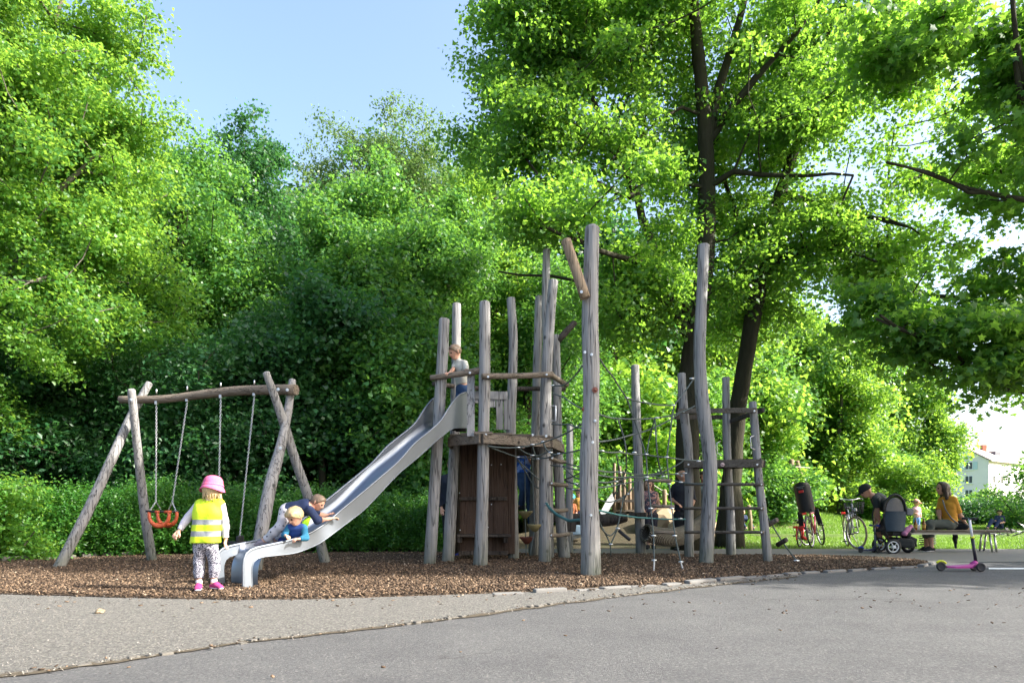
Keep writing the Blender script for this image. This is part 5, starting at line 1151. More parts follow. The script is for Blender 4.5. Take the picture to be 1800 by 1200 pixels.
def girl_x(e, g, hp, q, Fv, Uv, Sd):
    # vest: wider than the shirt, straight hem
    ch, pe = g['chest'], g['pelvis']; D = [(g['shL'].lerp(g['shR'], .08), g['shL'].lerp(g['shR'], .92), .054, .054)]
    for s in (-1, 1): D += [(ch+Vector((s*.040, 0, .02)), pe+Vector((s*.044, 0, -.03)), .090, .098)]
    D += [(ch+Vector((-.05, 0, -.02)), ch+Vector((.05, 0, -.02)), .090, .090)]
    hem = at(360, 953.5, 6.49); sdf_obj('vest', [(D, [(hem, (0, 0, -1))], .035)], .008, VEST, e, wob=.0028, wf=11)
    rn_ = random.Random(5); b = MB()
    for i in range(46):                                        # loose strands under the hat
        a_ = rn_.uniform(-2.3, 2.3); d_ = (-Fv*math.cos(a_)+Sd*math.sin(a_)); p0 = hp(0, 0, -.01)+d_*.092*q; ln = rn_.uniform(.06, .125)
        b.tube([p0, p0+d_*.008-Vector((0, 0, ln*.5)), p0+d_*rn_.uniform(-.012, .022)+Vector((rn_.uniform(-.012, .012), 0, -ln))], [.0055, .0045, .0015], 5)
    b.build('hair_strands', BLOND, e)
    c = hp(0, 0, .035); b = MB(); up_ = (Uv*.97+Fv*.12+Vector((-.10, 0, 0))).normalized(); u = up_.orthogonal().normalized(); v = up_.cross(u); vs = []; fs = []; n = 28
    prof = [(.136, -.052), (.138, -.048), (.122, -.014), (.112, .004), (.109, .02), (.106, .05), (.098, .082), (.078, .108), (.045, .122), (.0, .126)]
    for r, zz in prof:
        for i in range(n):
            a = 2*math.pi*i/n; rr = r*q*(1+.035*math.sin(a*3+1)*(1 if zz < 0 else .2)); vs.append(c+(u*math.cos(a)+v*math.sin(a))*rr+up_*(zz*q+(.012*math.sin(a*2+.6) if zz < 0 else 0)))
    for j in range(len(prof)-1):
        for i in range(n): fs.append((j*n+i, j*n+(i+1) % n, (j+1)*n+(i+1) % n, (j+1)*n+i))
    b.add(vs, fs, 0, True); hat = b.build('hat', PINK, e)
    b = MB(); b.tube([c+(u*math.cos(2*math.pi*i/24)+v*math.sin(2*math.pi*i/24))*.109*q+up_*.014*q for i in range(24)], .0085, 8, closed=True); b.build('hat_band', cloth('pale_pink_cotton', (.66, .16, .28)), hat)
person('girl in pink hat and yellow safety vest standing beside the slide exit', 6.49,
  dict(head=(373.5,860), neck=(371,877), chest=(366,899), pelvis=(361,951), shL=(350,886), shR=(388,886), elL=(331,909,.0), wrL=(315,932,-.05), hdL=(304,945,-.08), elR=(395,915,.03), wrR=(397,947,.03), hdR=(395,963,.05),
       hipL=(352,958), hipR=(371,958), knL=(350,990,.02), knR=(377,990,.03), anL=(350,1026,-.01), anR=(376,1024,.02), toeL=(346,1030,-.14), toeR=(393,1030,-.03)), .082, (.62,.78,-.10), .64, hair=BLOND, hairstyle='bob',
  shirt=LAV, sleeve=.97, trouser=LEOP, leg=.86, shoes=PSHOE, sock=WHITE, sole=WSOLE, h=.0075, fat=1.0, loose=.004, extras=girl_x, curl=.7, palm=dict(L=(0,1,-.3), R=(1,0,0)))
# --- boy in navy climbing up the slide
EYES = pattern_cloth('printed_grey_trousers', (.52, .50, .52), (.03, .03, .04), 20, .20, .26, 'vor')
person('boy in navy T shirt climbing up the slide on hands and feet', 7.46,
  dict(head=(559,883,0), neck=(549,888,0), chest=(537,891,0), pelvis=(506,896,0), shL=(545,896,-.13), shR=(545,890,.13), elL=(558,914,-.10), wrL=(581,911,.10), hdL=(592,909,.17), elR=(562,905,.28), wrR=(575,905,.36), hdR=(585,900,.42),
       hipL=(503,900,-.07), hipR=(503,898,.08), knL=(493,926,-.10), knR=(510,930,.14), anL=(464,950,-.05), anR=(482,950,.12), toeL=(452,954,-.08), toeR=(470,956,.10)), .068, (.80,-.12,-.55), .72, skin=SKIN, hair=SANDY,
  shirt=NAVY, sleeve=.50, trouser=EYES, leg=.94, shoes=cloth('grey_shoe', (.16, .15, .18)), sole=WSOLE, h=.0075, fat=.98, face_up=(.5,0,.8), curl=.6)
# --- toddler leaning over the side of the slide
BLUEK = cloth('blue_jersey', (.02, .055, .22)); TEALK = pattern_cloth('teal_striped_sleeve', (.02, .14, .24), (.015, .05, .13), 1, .48, .52, 'noise')
def tod_x(e, g, hp, q, Fv, Uv, Sd):
    b = MB(); b.prism([at(531,919,7.42), at(548,905,7.5), at(541,925,7.45)], (.0, .02, .02)); b.build('vest_flap', cloth('lime_cloth', (.42, .80, .03)), e)
person('blond toddler in blue sweater leaning over the near side of the slide', 7.28,
  dict(head=(518,907,-.06), neck=(521,921,0), chest=(522,933,.05), pelvis=(523,951,.20), shL=(508,927,0), shR=(534,927,.0), elL=(500,940,-.04), wrL=(502,941,-.14), hdL=(508,943,-.19), elR=(538,945,-.02), wrR=(524,947,-.12), hdR=(514,948,-.19),
       hipL=(516,951,.2), hipR=(530,951,.25), knL=(496,950,.14), knR=(508,949,.24), anL=(508,955,.30), anR=(520,951,.36), toeL=(515,956,.36), toeR=(528,952,.42)), .078, (-.42,-.62,-.55), .52, skin=SKIN, hair=BLOND, hairstyle='fringe',
  shirt=BLUEK, sleeve_mat=TEALK, sleeve=.9, trouser=cloth('blue_trousers', (.015, .035, .16)), leg=.95, shoes=BLACKC, h=.0070, fat=1.15, extras=tod_x, curl=.9)
# --- boy at the top of the slide
PRINT = pattern_cloth('printed_tshirt', (.44, .44, .40), (.10, .10, .09), 15, .10, .14, 'vor')
person('boy in pale printed T shirt standing at the top of the slide behind the rail', 9.80,
  dict(head=(799,619,-.02), neck=(805,632), chest=(808,646), pelvis=(813,681), shL=(802,638,.10), shR=(817,638,-.08), elL=(796,650,-.08), wrL=(789,656,-.28), hdL=(783,655,-.36), elR=(821,656,-.18), wrR=(812,654,-.30), hdR=(805,653,-.36),
       hipL=(809,685,.06), hipR=(816,685,-.05), knL=(806,716,.05), knR=(813,716,-.05), anL=(808,750,.06), anR=(814,752,-.05), toeL=(800,754,.05), toeR=(806,755,-.07)), .082, (-.74,-.50,-.42), .66, skin=SKIN, hair=SANDY,
  shirt=PRINT, sleeve=.42, trouser=JEANS, leg=.95, shoes=BLACKC, h=.0085, fat=1.0, curl=1.1)
PLAID = pattern_cloth('blue_checked_shirt', (.03, .12, .48), (.26, .38, .68), 16, .47, .52)
person('person in bright blue checked shirt and jeans standing on the cone steps behind the den', 11.75,
  dict(head=(918,778), neck=(919,789), chest=(919,803), pelvis=(920,834), shL=(906,795,.05), shR=(932,795,-.05), elL=(902,815,0), wrL=(909,800,-.15), elR=(936,815,-.1), wrR=(926,799,-.25),
       hipL=(913,838,.05), hipR=(924,838,-.05), knL=(921,864,-.2), knR=(932,868,-.2), anL=(915,889,-.1), anR=(931,912,-.15), toeL=(925,892,-.25), toeR=(941,916,-.25)), .088, (.6,-.6,-.3), .82, hair=BROWN,
  shirt=PLAID, sleeve=.5, trouser=JEANS, leg=.97, shoes=BLACKC, h=.012, loose=.01)
person('child in navy T shirt reaching down behind the tower posts', 11.62,
  dict(head=(943,815), neck=(943,824), chest=(941,832), pelvis=(934,860), shL=(933,829,.1), shR=(948,829,-.06), elL=(930,842,.05), wrL=(930,856,0), elR=(941,850,-.1), wrR=(940,866,-.1), hdR=(940,873,-.1),
       hipL=(930,864,.05), hipR=(939,864,-.05), knL=(932,900,-.1), knR=(942,905,-.1), anL=(935,935), anR=(943,940), toeL=(935,940,-.1), toeR=(945,944,-.1)), .082, (.2,-.5,-.7), .74, hair=BROWN,
  shirt=NAVY, sleeve=.4, trouser=JEANS, leg=.97, shoes=cloth('orange_shoe', (.65, .16, .04)), h=.011)
person('person in black jacket standing in the shade behind the left tower posts', 12.3,
  dict(head=(797,818), neck=(796,832), chest=(794,850), pelvis=(794,892), shL=(778,842), shR=(811,842), elL=(773,868), wrL=(776,893,-.1), elR=(815,868), wrR=(812,893,-.1),
       hipL=(787,896), hipR=(801,896), knL=(787,930), knR=(801,930), anL=(787,962), anR=(801,963), toeL=(785,966,-.15), toeR=(803,966,-.15)), .10, (.3,-.8,-.2), 1.0, hair=DARKH,
  shirt=cloth('black_jacket', (.012, .016, .028)), sleeve=.95, trouser=BLACKC, leg=.97, shoes=BLACKC, h=.013, loose=.02, fat=1.05)
def glasses(e, g, hp, q, Fv, Uv, Sd):
    b = MB(); b.tube([hp(.02, -.098, .015), hp(.095, -.06, .014), hp(.104, 0, .014), hp(.095, .06, .014), hp(.02, .098, .015)], .005, 6)
    for s in (-1, 1): b.disc(hp(.097, s*.034, .008), .024, .006, Fv, 12)
    b.build('glasses', simple('glasses_frame', (.35, .35, .37), .3), e)
person('balding man with glasses in black clothes behind the left post of the ladder tower', 13.4,
  dict(head=(1199,836), neck=(1200,848), chest=(1200,864), pelvis=(1200,902), shL=(1186,855), shR=(1214,855), elL=(1178,876,.05), wrL=(1190,884,-.1), elR=(1219,878), wrR=(1213,896,-.1),
       hipL=(1193,905), hipR=(1208,905), knL=(1193,935), knR=(1207,935), anL=(1192,960), anR=(1207,960), toeL=(1186,966,-.15), toeR=(1211,966,-.15)), .098, (.05,-.95,-.1), .94, skin=SKIN_T, hair=None,
  shirt=cloth('black_polo', (.012, .014, .022)), sleeve=.55, trouser=BLACKC, leg=.97, shoes=BLACKC, h=.012, loose=.02, fat=1.05, extras=glasses)
def paper(e, g, hp, q, Fv, Uv, Sd): pass
person('person in dark T shirt and grey blue trousers half hidden by the curved post', 13.9,
  dict(head=(1237,838), neck=(1236,849), chest=(1235,864), pelvis=(1230,902), shL=(1222,856), shR=(1249,856), elL=(1222,874,-.1), wrL=(1216,882,-.25), elR=(1252,876), wrR=(1247,894,-.1),
       hipL=(1223,905), hipR=(1238,905), knL=(1224,934), knR=(1237,934), anL=(1223,958), anR=(1237,958), toeL=(1219,964,-.15), toeR=(1241,964,-.15)), .098, (-.5,-.8,-.2), .95, skin=SKIN_T, hair=DARKH,
  shirt=cloth('dark_teal_tshirt', (.015, .03, .035)), sleeve=.3, trouser=cloth('grey_blue_trousers', (.10, .10, .15)), leg=.97, shoes=BLACKC, h=.013, loose=.015)
FLORAL = pattern_cloth('floral_top', (.42, .22, .20), (.06, .06, .09), 20, .5, .56)
person('girl with long light brown hair in patterned tank top standing behind the middle net post', 13.3,
  dict(head=(1140,852), neck=(1141,863), chest=(1142,875), pelvis=(1143,904), shL=(1131,868), shR=(1154,868), elL=(1128,886), wrL=(1133,900,-.15), elR=(1158,887), wrR=(1148,897,-.18),
       hipL=(1138,907), hipR=(1150,907), knL=(1138,934), knR=(1149,934), anL=(1139,958), anR=(1148,958), toeL=(1136,964,-.15), toeR=(1150,964,-.15)), .09, (-.2,-.9,-.2), .80, skin=SKIN, hair=BROWN, hairstyle='long',
  shirt=FLORAL, sleeve=0, trouser=cloth('dark_leggings', (.03, .028, .04)), leg=.62, shoes=BLACKC, h=.011)
FAM = 'people sitting on the lawn by the bank'
def sitting(px, py, Y, label, shirt, hr=.09, S=.75, hair=DARKH, dirx=-.5, group=None):
    u = 1200/Y; f = lambda dx, dz, dy=0: (px+dx*u, py-dz*u, dy)
    return person(label, Y, dict(head=f(0,.66), neck=f(0,.53), chest=f(0,.42), pelvis=f(0,.12,.05), shL=f(-.13,.50), shR=f(.13,.50), elL=f(-.17,.30,-.1), wrL=f(-.05,.28,-.25), elR=f(.17,.3,-.1), wrR=f(.05,.28,-.25),
      hipL=f(-.07,.12), hipR=f(.07,.12), knL=f(-.18+dirx*.2,.36,-.25), knR=f(.1+dirx*.2,.36,-.25), anL=f(-.16+dirx*.5,.07,-.4), anR=f(.12+dirx*.5,.07,-.4), toeL=f(-.25+dirx*.5,.05,-.5), toeR=f(.1+dirx*.5,.05,-.5)),
      hr, (dirx,-.7,-.25), S, group=group, hair=hair, shirt=shirt, sleeve=.45, trouser=NAVY, leg=.97, shoes=BLACKC, h=.016)
sitting(1294, 931, 25.5, 'person in white T shirt sitting on the sunny lawn', WHITE, S=.72, dirx=.4)
sitting(1305, 931, 25.2, 'person in dark blue T shirt sitting on the sunny lawn beside the one in white', NAVY, S=.8, dirx=.6)
sitting(1757, 931, 26, 'person in dark blue top sitting in front of the far hedge', NAVY, S=.9, dirx=-.6)
# --- man with cap bending behind the stroller
def cap_x(e, g, hp, q, Fv, Uv, Sd):
    sdf_obj('cap', [([(hp(-.02, 0, .03), hp(0, 0, .03), .109*q, .106*q)], [(hp(0, 0, .02), -Uv)], .02), ([(hp(.07, -.04, .028), hp(.165, -.03, .012), .012, .010), (hp(.07, .04, .028), hp(.165, .03, .012), .012, .010), (hp(.08, 0, .03), hp(.18, 0, .012), .014, .010)], [], .03)], .009, BLACKC, e)
person('bearded man in black cap and dark grey T shirt bending down behind the stroller', 12.9,
  dict(head=(1521,863,0), neck=(1533,871,0), chest=(1546,880,.02), pelvis=(1572,901,.1), shL=(1540,878,-.16), shR=(1545,871,.18), elL=(1542,899,-.14), wrL=(1545,917,-.12), hdL=(1541,923,-.14), elR=(1541,897,.2), wrR=(1538,915,.15),
       hipL=(1568,905,-.03), hipR=(1572,903,.15), knL=(1543,932,-.05), knR=(1556,935,.2), anL=(1549,961,.0), anR=(1575,961,.2), toeL=(1535,967,-.02), toeR=(1560,966,.15)), .10, (-.84,-.15,-.52), 1.0, skin=SKIN_T, hair=DARKH, hairstyle='',
  shirt=cloth('charcoal_tshirt', (.030, .036, .038)), sleeve=.35, trouser=cloth('charcoal_shorts', (.03, .032, .035)), leg=.55, shoes=BLACKC, sole=WSOLE, h=.011, face_up=(-.5,0,.85), extras=cap_x)
# --- woman sitting on the bench
MUST = cloth('mustard_knit', (.50, .23, .025), 34)
def bag_x(e, g, hp, q, Fv, Uv, Sd):
    b = MB(); b.tube([at(1657,878,13.05), at(1662,895,12.98), at(1672,910,13.0), at(1684,920,13.05)], .014, 6); b.build('strap', cloth('grey_strap', (.16, .15, .15)), e)
person('woman with long dark hair in mustard top sitting on the bench beside the stroller', 13.2,
  dict(head=(1656,858), neck=(1663,871), chest=(1666,888), pelvis=(1672,920), shL=(1656,878,.10), shR=(1676,878,-.10), elL=(1650,900,.05), wrL=(1652,912,-.05), hdL=(1655,917,-.08), elR=(1686,903,-.08), wrR=(1699,922,-.05), hdR=(1704,929,-.05),
       hipL=(1668,920,.08), hipR=(1668,921,-.10), knL=(1630,926,.05), knR=(1634,920,-.14), anL=(1628,962,.1), anR=(1637,961,-.14), toeL=(1612,966,.1), toeR=(1622,966,-.14)), .098, (-.92,.05,-.12), .97, skin=SKIN_T, hair=DARKH, hairstyle='long',
  shirt=MUST, sleeve=.5, trouser=KHAKI, leg=.78, shoes=BLACKC, sole=WSOLE, h=.010, extras=bag_x, fat=1.05)
def pinkcap(e, g, hp, q, Fv, Uv, Sd):
    sdf_obj('cap', [([(hp(-.02, 0, .03), hp(0, 0, .03), .109*q, .106*q)], [(hp(0, 0, .02), -Uv)], .02), ([(hp(.07, 0, .028), hp(.165, 0, .012), .03, .02)], [], .03)], .014, cloth('pale_red_cap', (.62, .30, .24)), e)
person('child in pink top, blue shorts and cap standing on the lawn behind the bench', 22,
  dict(head=(1611,883), neck=(1611,890), chest=(1611,896), pelvis=(1612,911), shL=(1606,893), shR=(1616,893), elL=(1605,901), wrL=(1612,903,-.1), elR=(1618,901), wrR=(1619,906,-.12),
       hipL=(1609,913), hipR=(1614,913), knL=(1609,924), knR=(1614,924), anL=(1609,935), anR=(1614,935), toeL=(1608,937,-.15), toeR=(1617,937,-.1)), .085, (.7,-.5,-.2), .64, hair=SANDY,
  shirt=cloth('soft_pink_top', (.62, .36, .42)), sleeve=.35, trouser=cloth('mid_blue_shorts', (.10, .20, .50)), leg=.5, shoes=WHITE, h=.014, extras=pinkcap)
def helmet(e, g, hp, q, Fv, Uv, Sd):
    sdf_obj('helmet', [([(hp(-.03, 0, .03), hp(.01, 0, .03), .122*q, .118*q)], [(hp(0, 0, .01), -Uv)], .02)], .014, simple('teal_helmet', (.03, .30, .36), .35), e)
def standing(px, py, Y, S, label, shirt, trouser, hair, extras=None, face=(-.5,-.7,-.2), hr=.088):
    u = 1200/Y*S/.62; f = lambda dx, dz, dy=0: (px+dx*u, py-dz*u, dy)
    return person(label, Y, dict(head=f(0,.98), neck=f(0,.86), chest=f(0,.76), pelvis=f(0,.50), shL=f(-.10,.83), shR=f(.10,.83), elL=f(-.14,.66), wrL=f(-.10,.55,-.12), elR=f(.14,.66), wrR=f(.12,.52,-.1),
      hipL=f(-.05,.47), hipR=f(.05,.47), knL=f(-.05,.26), knR=f(.06,.26), anL=f(-.05,.05), anR=f(.06,.05), toeL=f(-.08,.03,-.12), toeR=f(.08,.03,-.12)), hr, face, S, hair=hair, shirt=shirt, sleeve=.5, trouser=trouser, leg=.95, shoes=BLACKC, h=.013, extras=extras)
yb = gx(1003, 16.2); standing(1003, 895-(yb.z-H_CAM)/16.2*1200, 16.2, .6, 'child with teal helmet playing behind the dark log', cloth('rust_top', (.35, .12, .05)), JEANS, BROWN, helmet)
yb = gx(1019, 16.8); standing(1018, 895-(yb.z-H_CAM)/16.8*1200, 16.8, .62, 'child in ochre top playing behind the dark log', cloth('ochre_top', (.50, .28, .06)), NAVY, BROWN)
# ------------------------------------------------------------------ bench, wheels, stroller and the things around them
RIM = steel_mat('alloy_rim', (.6, .6, .62), .35)
def wheel(c, r, ax, parent, tyre=BLACK, tr=.018, spokes=16, rim=None, name='wheel', hub=.02):
    ax = Vector(ax).normalized(); b = MB(); b.ring(c, r-tr, tr, ax, 32, 8); w_ = b.build(name, tyre, parent)
    b = MB(); b.ring(c, r-tr*2.1, tr*.6, ax, 32, 6); b.build('rim', rim or RIM, w_)
    b = MB(); b.tube([Vector(c)-ax*hub*1.6, Vector(c)+ax*hub*1.6], hub, 10); u = ax.orthogonal().normalized(); v = ax.cross(u)
    for i in range(spokes):
        a = 2*math.pi*i/spokes; d = u*math.cos(a)+v*math.sin(a); b.tube([Vector(c)+ax*hub*(1 if i % 2 else -1), Vector(c)+d*(r-tr*2)], .0016 if spokes > 8 else .007, 4)
    b.build('spokes', rim or RIM, w_); return w_
def bicycle(base, yaw, r, wb, label, frame_col, lean=0.0, steer=0.0, tyre=BLACK, kid=False, seat=None, basket=False, lying=0.0, fork_up=1.0, name='bicycle', roll=0.0):
    e = empty(name, base, label, 'bicycle')
    a = R(yaw); F_ = Vector((math.sin(a), math.cos(a), 0)); Rt = Vector((F_.y, -F_.x, 0)); M = Matrix.Rotation(R(lean), 3, F_); U_ = M@Vector((0, 0, 1)); Rt = M@Rt
    k = r/.34; o = Vector(base)
    def p(f, s, u): return o + F_*f + Rt*s + U_*u
    rear = p(0, 0, r); front = p(wb, 0, r); bb = p(wb*.42, 0, r*.85); st = p(wb*.30, 0, r*2.35 if not kid else r*2.5); hdl = p(wb*.80, 0, r*2.25*(1 if not kid else 1.15)); hdt = p(wb*.77, 0, r*2.75)
    wheel(rear, r, Rt, e, tyre, .019*max(k, .8)); sM = Matrix.Rotation(R(steer), 3, U_); sR_ = sM@Rt; wheel(front, r, sR_, e, tyre, .019*max(k, .8))
    b = MB()
    for q in ([bb, st], [bb, hdl], [st.lerp(bb, .15), hdl], [hdl, hdt]): b.tube(q, .017, 8)
    for s in (-1, 1): b.tube([bb+Rt*.03*s, rear+Rt*.05*s], .009, 6); b.tube([st.lerp(bb, .2)+Rt*.02*s, rear+Rt*.05*s], .009, 6)
    fm = simple('bike_frame_'+frame_col[0], frame_col[1], .35, .2); b.build('frame', fm, e)
    b = MB(); cr = hdl-U_*.05
    for s in (-1, 1): b.tube([cr+sR_*.045*s, front+sR_*.05*s], .011, 6)
    b.build('fork', RIM, e)
    top = hdt+U_*.08*k; w_ = .27 if not kid else .2; hb = [top+sR_*-w_-F_*.10-U_*.0, top-sR_*w_*.6+F_*.0+U_*.02, top-sR_*.06+F_*.05, top+sR_*.06+F_*.05, top+sR_*w_*.6+U_*.02, top+sR_*w_-F_*.10]
    b = MB(); b.tube([hdt, top+F_*.05], .012, 8); b.tube(hb, .011, 8); hbar = b.build('handlebar', RIM, e)
    for s in (0, -1):
        b = MB(); b.tube([hb[s], hb[1 if s == 0 else -2].lerp(hb[s], .35)], .017, 8); b.build('grip', BLACK, hbar)
    b = MB(); sp = st+U_*.05; b.tube([st, sp], .013, 8); b.build('seat_post', RIM, e)
    b = MB(); b.tube([sp-F_*.13*max(k, .75), sp-F_*.06, sp+F_*.04, sp+F_*.14*max(k, .75)], [.055, .07, .04, .018], 12, dome=.6)
    for i, v in enumerate(b.v): v = Vector(v); d = (v-sp).dot(U_); b.v[i] = tuple(v-U_*d*.55)
    b.build('saddle', BLACK, e)
    b = MB(); b.tube([bb-Rt*.06, bb+Rt*.06], .02, 8); b.ring(bb+Rt*.05, .085*k, .006, Rt, 24, 6)
    for s in (-1, 1): c1 = bb+Rt*.07*s; c2 = c1+(F_*.6*s-U_*.8*s)*.17*k; b.tube([c1, c2], .009, 6); b.box(c2+Rt*.05*s, (.09, .09, .025), M)
    b.build('crankset', BLACK, e)
    for cc, rr, s0, s1 in ((rear, r+.02, 100, 215 if not kid else 190), (front, r+.02, 20, 125)):   # mudguards
        b = MB(); P = []
        for i in range(12):
            t = R(s0+(s1-s0)*i/11); P.append(cc+F_*math.cos(t)*rr+U_*math.sin(t)*rr)
        b.tube(P, .012, 6); b.build('mudguard', BLACK if not kid else fm, e)
    b = MB(); b.tube([bb-Rt*.03, bb-Rt*.16-F_*.05-U_*r*.85], .008, 6); b.build('kickstand', RIM, e)
    b = MB(); rc = rear+U_*(r+.05)
    for s in (-1, 1): b.tube([rc+F_*.22+Rt*.05*s, rc-F_*.22+Rt*.05*s, rear-F_*.02+Rt*.05*s], .006, 6)
    b.build('rack', BLACK, e); b = MB(); b.box(rc-F_*.24, (.09, .03, .045), M, bev=.008); b.build('rear_light', simple('red_reflector', (.65, .02, .015), .3), e)
    if kid:
        b = MB(); b.box(sp-F_*.10-U_*.13, (.13, .12, .10), M, bev=.02); b.build('saddle_bag', simple('red_cloth', (.60, .025, .02), .6), e)
        b = MB(); b.tube([bb+Rt*.06+F_*.05, rear+Rt*.06+U_*.03], [.035, .028], 8, dome=.5); b.build('chain_guard', simple('red_cloth', (.6, .025, .02)), e)
    if seat:                                                   # child seat: curved high shell with side wings, foot rests and harness
        cs = rc+F_*.10+U_*.05; b = MB(); vs = []; rows = 12; cols = 9
        for i in range(rows+1):
            t = i/rows; u_ = -.02+.64*t; f_ = -.16-.10*t; hw = .155+.015*math.sin(t*3.1)-(.035*max(0, t-.92)/.08)
            for j in range(cols):
                s = -1+2*j/(cols-1); vs.append(cs+F_*(f_+.13*abs(s)**2.4)+Rt*hw*s+U_*(u_-.02*abs(s)))
        fs = [(i*cols+j, i*cols+j+1, (i+1)*cols+j+1, (i+1)*cols+j) for i in range(rows) for j in range(cols-1)]
        b.add(vs, fs, 0, True); b.add([v-F_*.018 for v in vs], fs, 0, True); se = b.build('child_seat', BLACK, e)
        b = MB(); b.box(cs-F_*.02+U_*.02, (.26, .26, .05), Matrix((Rt, F_, U_)).transposed(), bev=.02)
        for s in (-1, 1): b.beam(cs+Rt*.16*s+U_*.02+F_*.05, cs+Rt*.19*s-U_*.30+F_*.12, .10, .03, up=F_, bev=.01); b.box(cs+Rt*.19*s-U_*.32+F_*.15, (.06, .16, .03), bev=.01)
        b.build('foot_rests', BLACK, se)
        b = MB(); b.box(cs-F_*.275+U_*.42, (.10, .012, .05), Matrix((Rt, F_, U_)).transposed(), bev=.005); b.build('reflector', simple('red_reflector', (.65, .02, .015), .3), se)
        b = MB(); b.box(cs-F_*.285+U_*.52, (.16, .008, .012), Matrix((Rt, F_, U_)).transposed()); b.box(cs-F_*.28+U_*.49, (.10, .008, .010), Matrix((Rt, F_, U_)).transposed()); b.build('slot', simple('grey_plastic', (.2, .2, .2)), se)
    if basket:
        c = hdt+F_*.22+U_*.0; b = MB(); X = F_; hw, hd_, hh = .17, .13, .22
        for j in range(6):
            z = -hh+hh*j/5+.02; s = .82+.18*j/5; q = [c+X*hd_*s*i+Rt*hw*s*l+U_*z for i, l in ((-1,-1), (1,-1), (1,1), (-1,1))]; b.tube(q, .004, 5, closed=True)
        for i in range(9):
            t = -1+i/4
            for (i0, l0) in ((-1, t), (1, t), (t, -1), (t, 1)): b.tube([c+X*hd_*.82*i0+Rt*hw*.82*l0-U_*(hh-.02), c+X*hd_*i0+Rt*hw*l0+U_*.02], .003, 4)
        for i in range(5): b.tube([c+X*hd_*.82*(-1+i/2)-Rt*hw*.82-U_*(hh-.02), c+X*hd_*.82*(-1+i/2)+Rt*hw*.82-U_*(hh-.02)], .003, 4)
        b.build('basket', simple('dark_wire', (.06, .06, .065), .5, .5), e)
        b = MB(); b.ball(front+U_*(r+.12)+F_*.03, .04, 0, 12); b.build('headlight', simple('white_steel', (.7, .72, .74)), e)
    return e
bicycle(gnd(1399, 960)+Vector((0, -.2, 0)), 37, .19, .62, 'small red children bicycle parked left of the bicycle with child seat', ('red', (.50, .03, .03)), lean=-4, steer=-28, kid=True)
bicycle(gnd(1428, 962), 35, .335, 1.05, 'dark red bicycle with tall black child seat on its rack', ('dark_red', (.22, .02, .04)), lean=-9, steer=24, seat=True)
BEIGE = simple('beige_tyre', (.32, .26, .18), .7)
bicycle(gnd(1490, 960), 196.3, .335, 1.05, 'city bicycle with beige tyres and wire basket facing the camera', ('silver', (.45, .48, .55)), lean=4, steer=24, tyre=BEIGE, basket=True)
pb = gx(1750, 21.5); bicycle(pb+Vector((0, 0, .03)), 88, .2, .62, 'small white bicycle lying on the grass beyond the bench', ('white', (.7, .7, .7)), lean=74, steer=20, kid=False)

# ---- stroller
SB = gnd(1582, 973); ST = empty('stroller', SB, 'three wheeled stroller with grey blue seat and arched black hood', 'stroller')
Ys = SB.y; SBL = simple('slate_fabric', (.035, .05, .07), .85, 0, .2, 18, .5); GREYM = simple('grey_mesh', (.15, .14, .14), .8, 0, .25, 30)
def spt(px, py, dy=0.0): return at(px, py, Ys+dy)
for dy in (0, .50): wheel(spt(1570, 960.5, dy) if dy == 0 else Vector((spt(1570, 960.5).x+.02, Ys+dy, .142)), .142, (0, 1, 0), ST, BLACK, .022, 5, simple('white_rim', (.72, .72, .72), .4), hub=.03)
wheel(Vector((spt(1610, 960).x, Ys+.25, .13)), .13, (.88, .48, 0), ST, BLACK, .022, 5, simple('dark_rim', (.08, .08, .09), .4), hub=.025)
b = MB()
for dy in (.06, .44):
    q = Vector((0, dy, 0)); A = spt(1570, 958)+q; b.tube([A, spt(1582, 948)+q, spt(1600, 948)+q*.0+Vector((0, .25, 0)), spt(1610, 946)+Vector((0, .25, 0))], .014, 8)
    b.tube([A, spt(1560, 935)+q, spt(1556, 905)+q, spt(1562, 880)+q], .013, 8); b.tube([spt(1560, 935)+q, spt(1590, 932)+q, spt(1604, 947)+Vector((0, .25, 0))], .013, 8)
    b.tube([spt(1566, 930)+q, spt(1586, 890)+q, spt(1594, 876)+q, spt(1603, 881)+q], .013, 8)
b.tube([spt(1603, 881, .06), spt(1604, 881, .44)], .018, 8); b.tube([spt(1570, 960, .0), spt(1570, 960, .5)], .012, 8); b.tube([spt(1610, 946, .25), spt(1610, 960, .21)], .016, 8)
b.build('frame', BLACK, ST)
def loft(rows, name, mat, th=.02, parent=ST):                  # rows of points -> cloth shell with thickness towards +y
    b = MB(); n = len(rows[0]); vs = [v for r_ in rows for v in r_]; fs = [(i*n+j, i*n+j+1, (i+1)*n+j+1, (i+1)*n+j) for i in range(len(rows)-1) for j in range(n-1)]
    b.add(vs, fs, 0, True); b.add([v+Vector((0, th, 0)) for v in vs], fs, 0, True)
    m = len(rows)
    ed = [j for j in range(n)]+[i*n+n-1 for i in range(1, m)]+[(m-1)*n+j for j in range(n-2, -1, -1)]+[i*n for i in range(m-2, 0, -1)]
    P = [vs[i] for i in ed]; k_ = len(P); b.add(P+[v+Vector((0, th, 0)) for v in P], [(i, (i+1) % k_, k_+(i+1) % k_, k_+i) for i in range(k_)], 0, False)
    return b.build(name, mat, parent)
rows = []
for i in range(10):                                            # seat back seen from behind, tapered and bulging towards us
    t = i/9; py = 933-38*t; hw = 15.5+3.0*math.sin(t*2.4); rows.append([spt(1574+hw*s, py, .0-.07*(1-s*s)+.10*t) for s in (-1, -.6, -.2, .2, .6, 1)])
loft(rows, 'seat_back', SBL)
rows = []
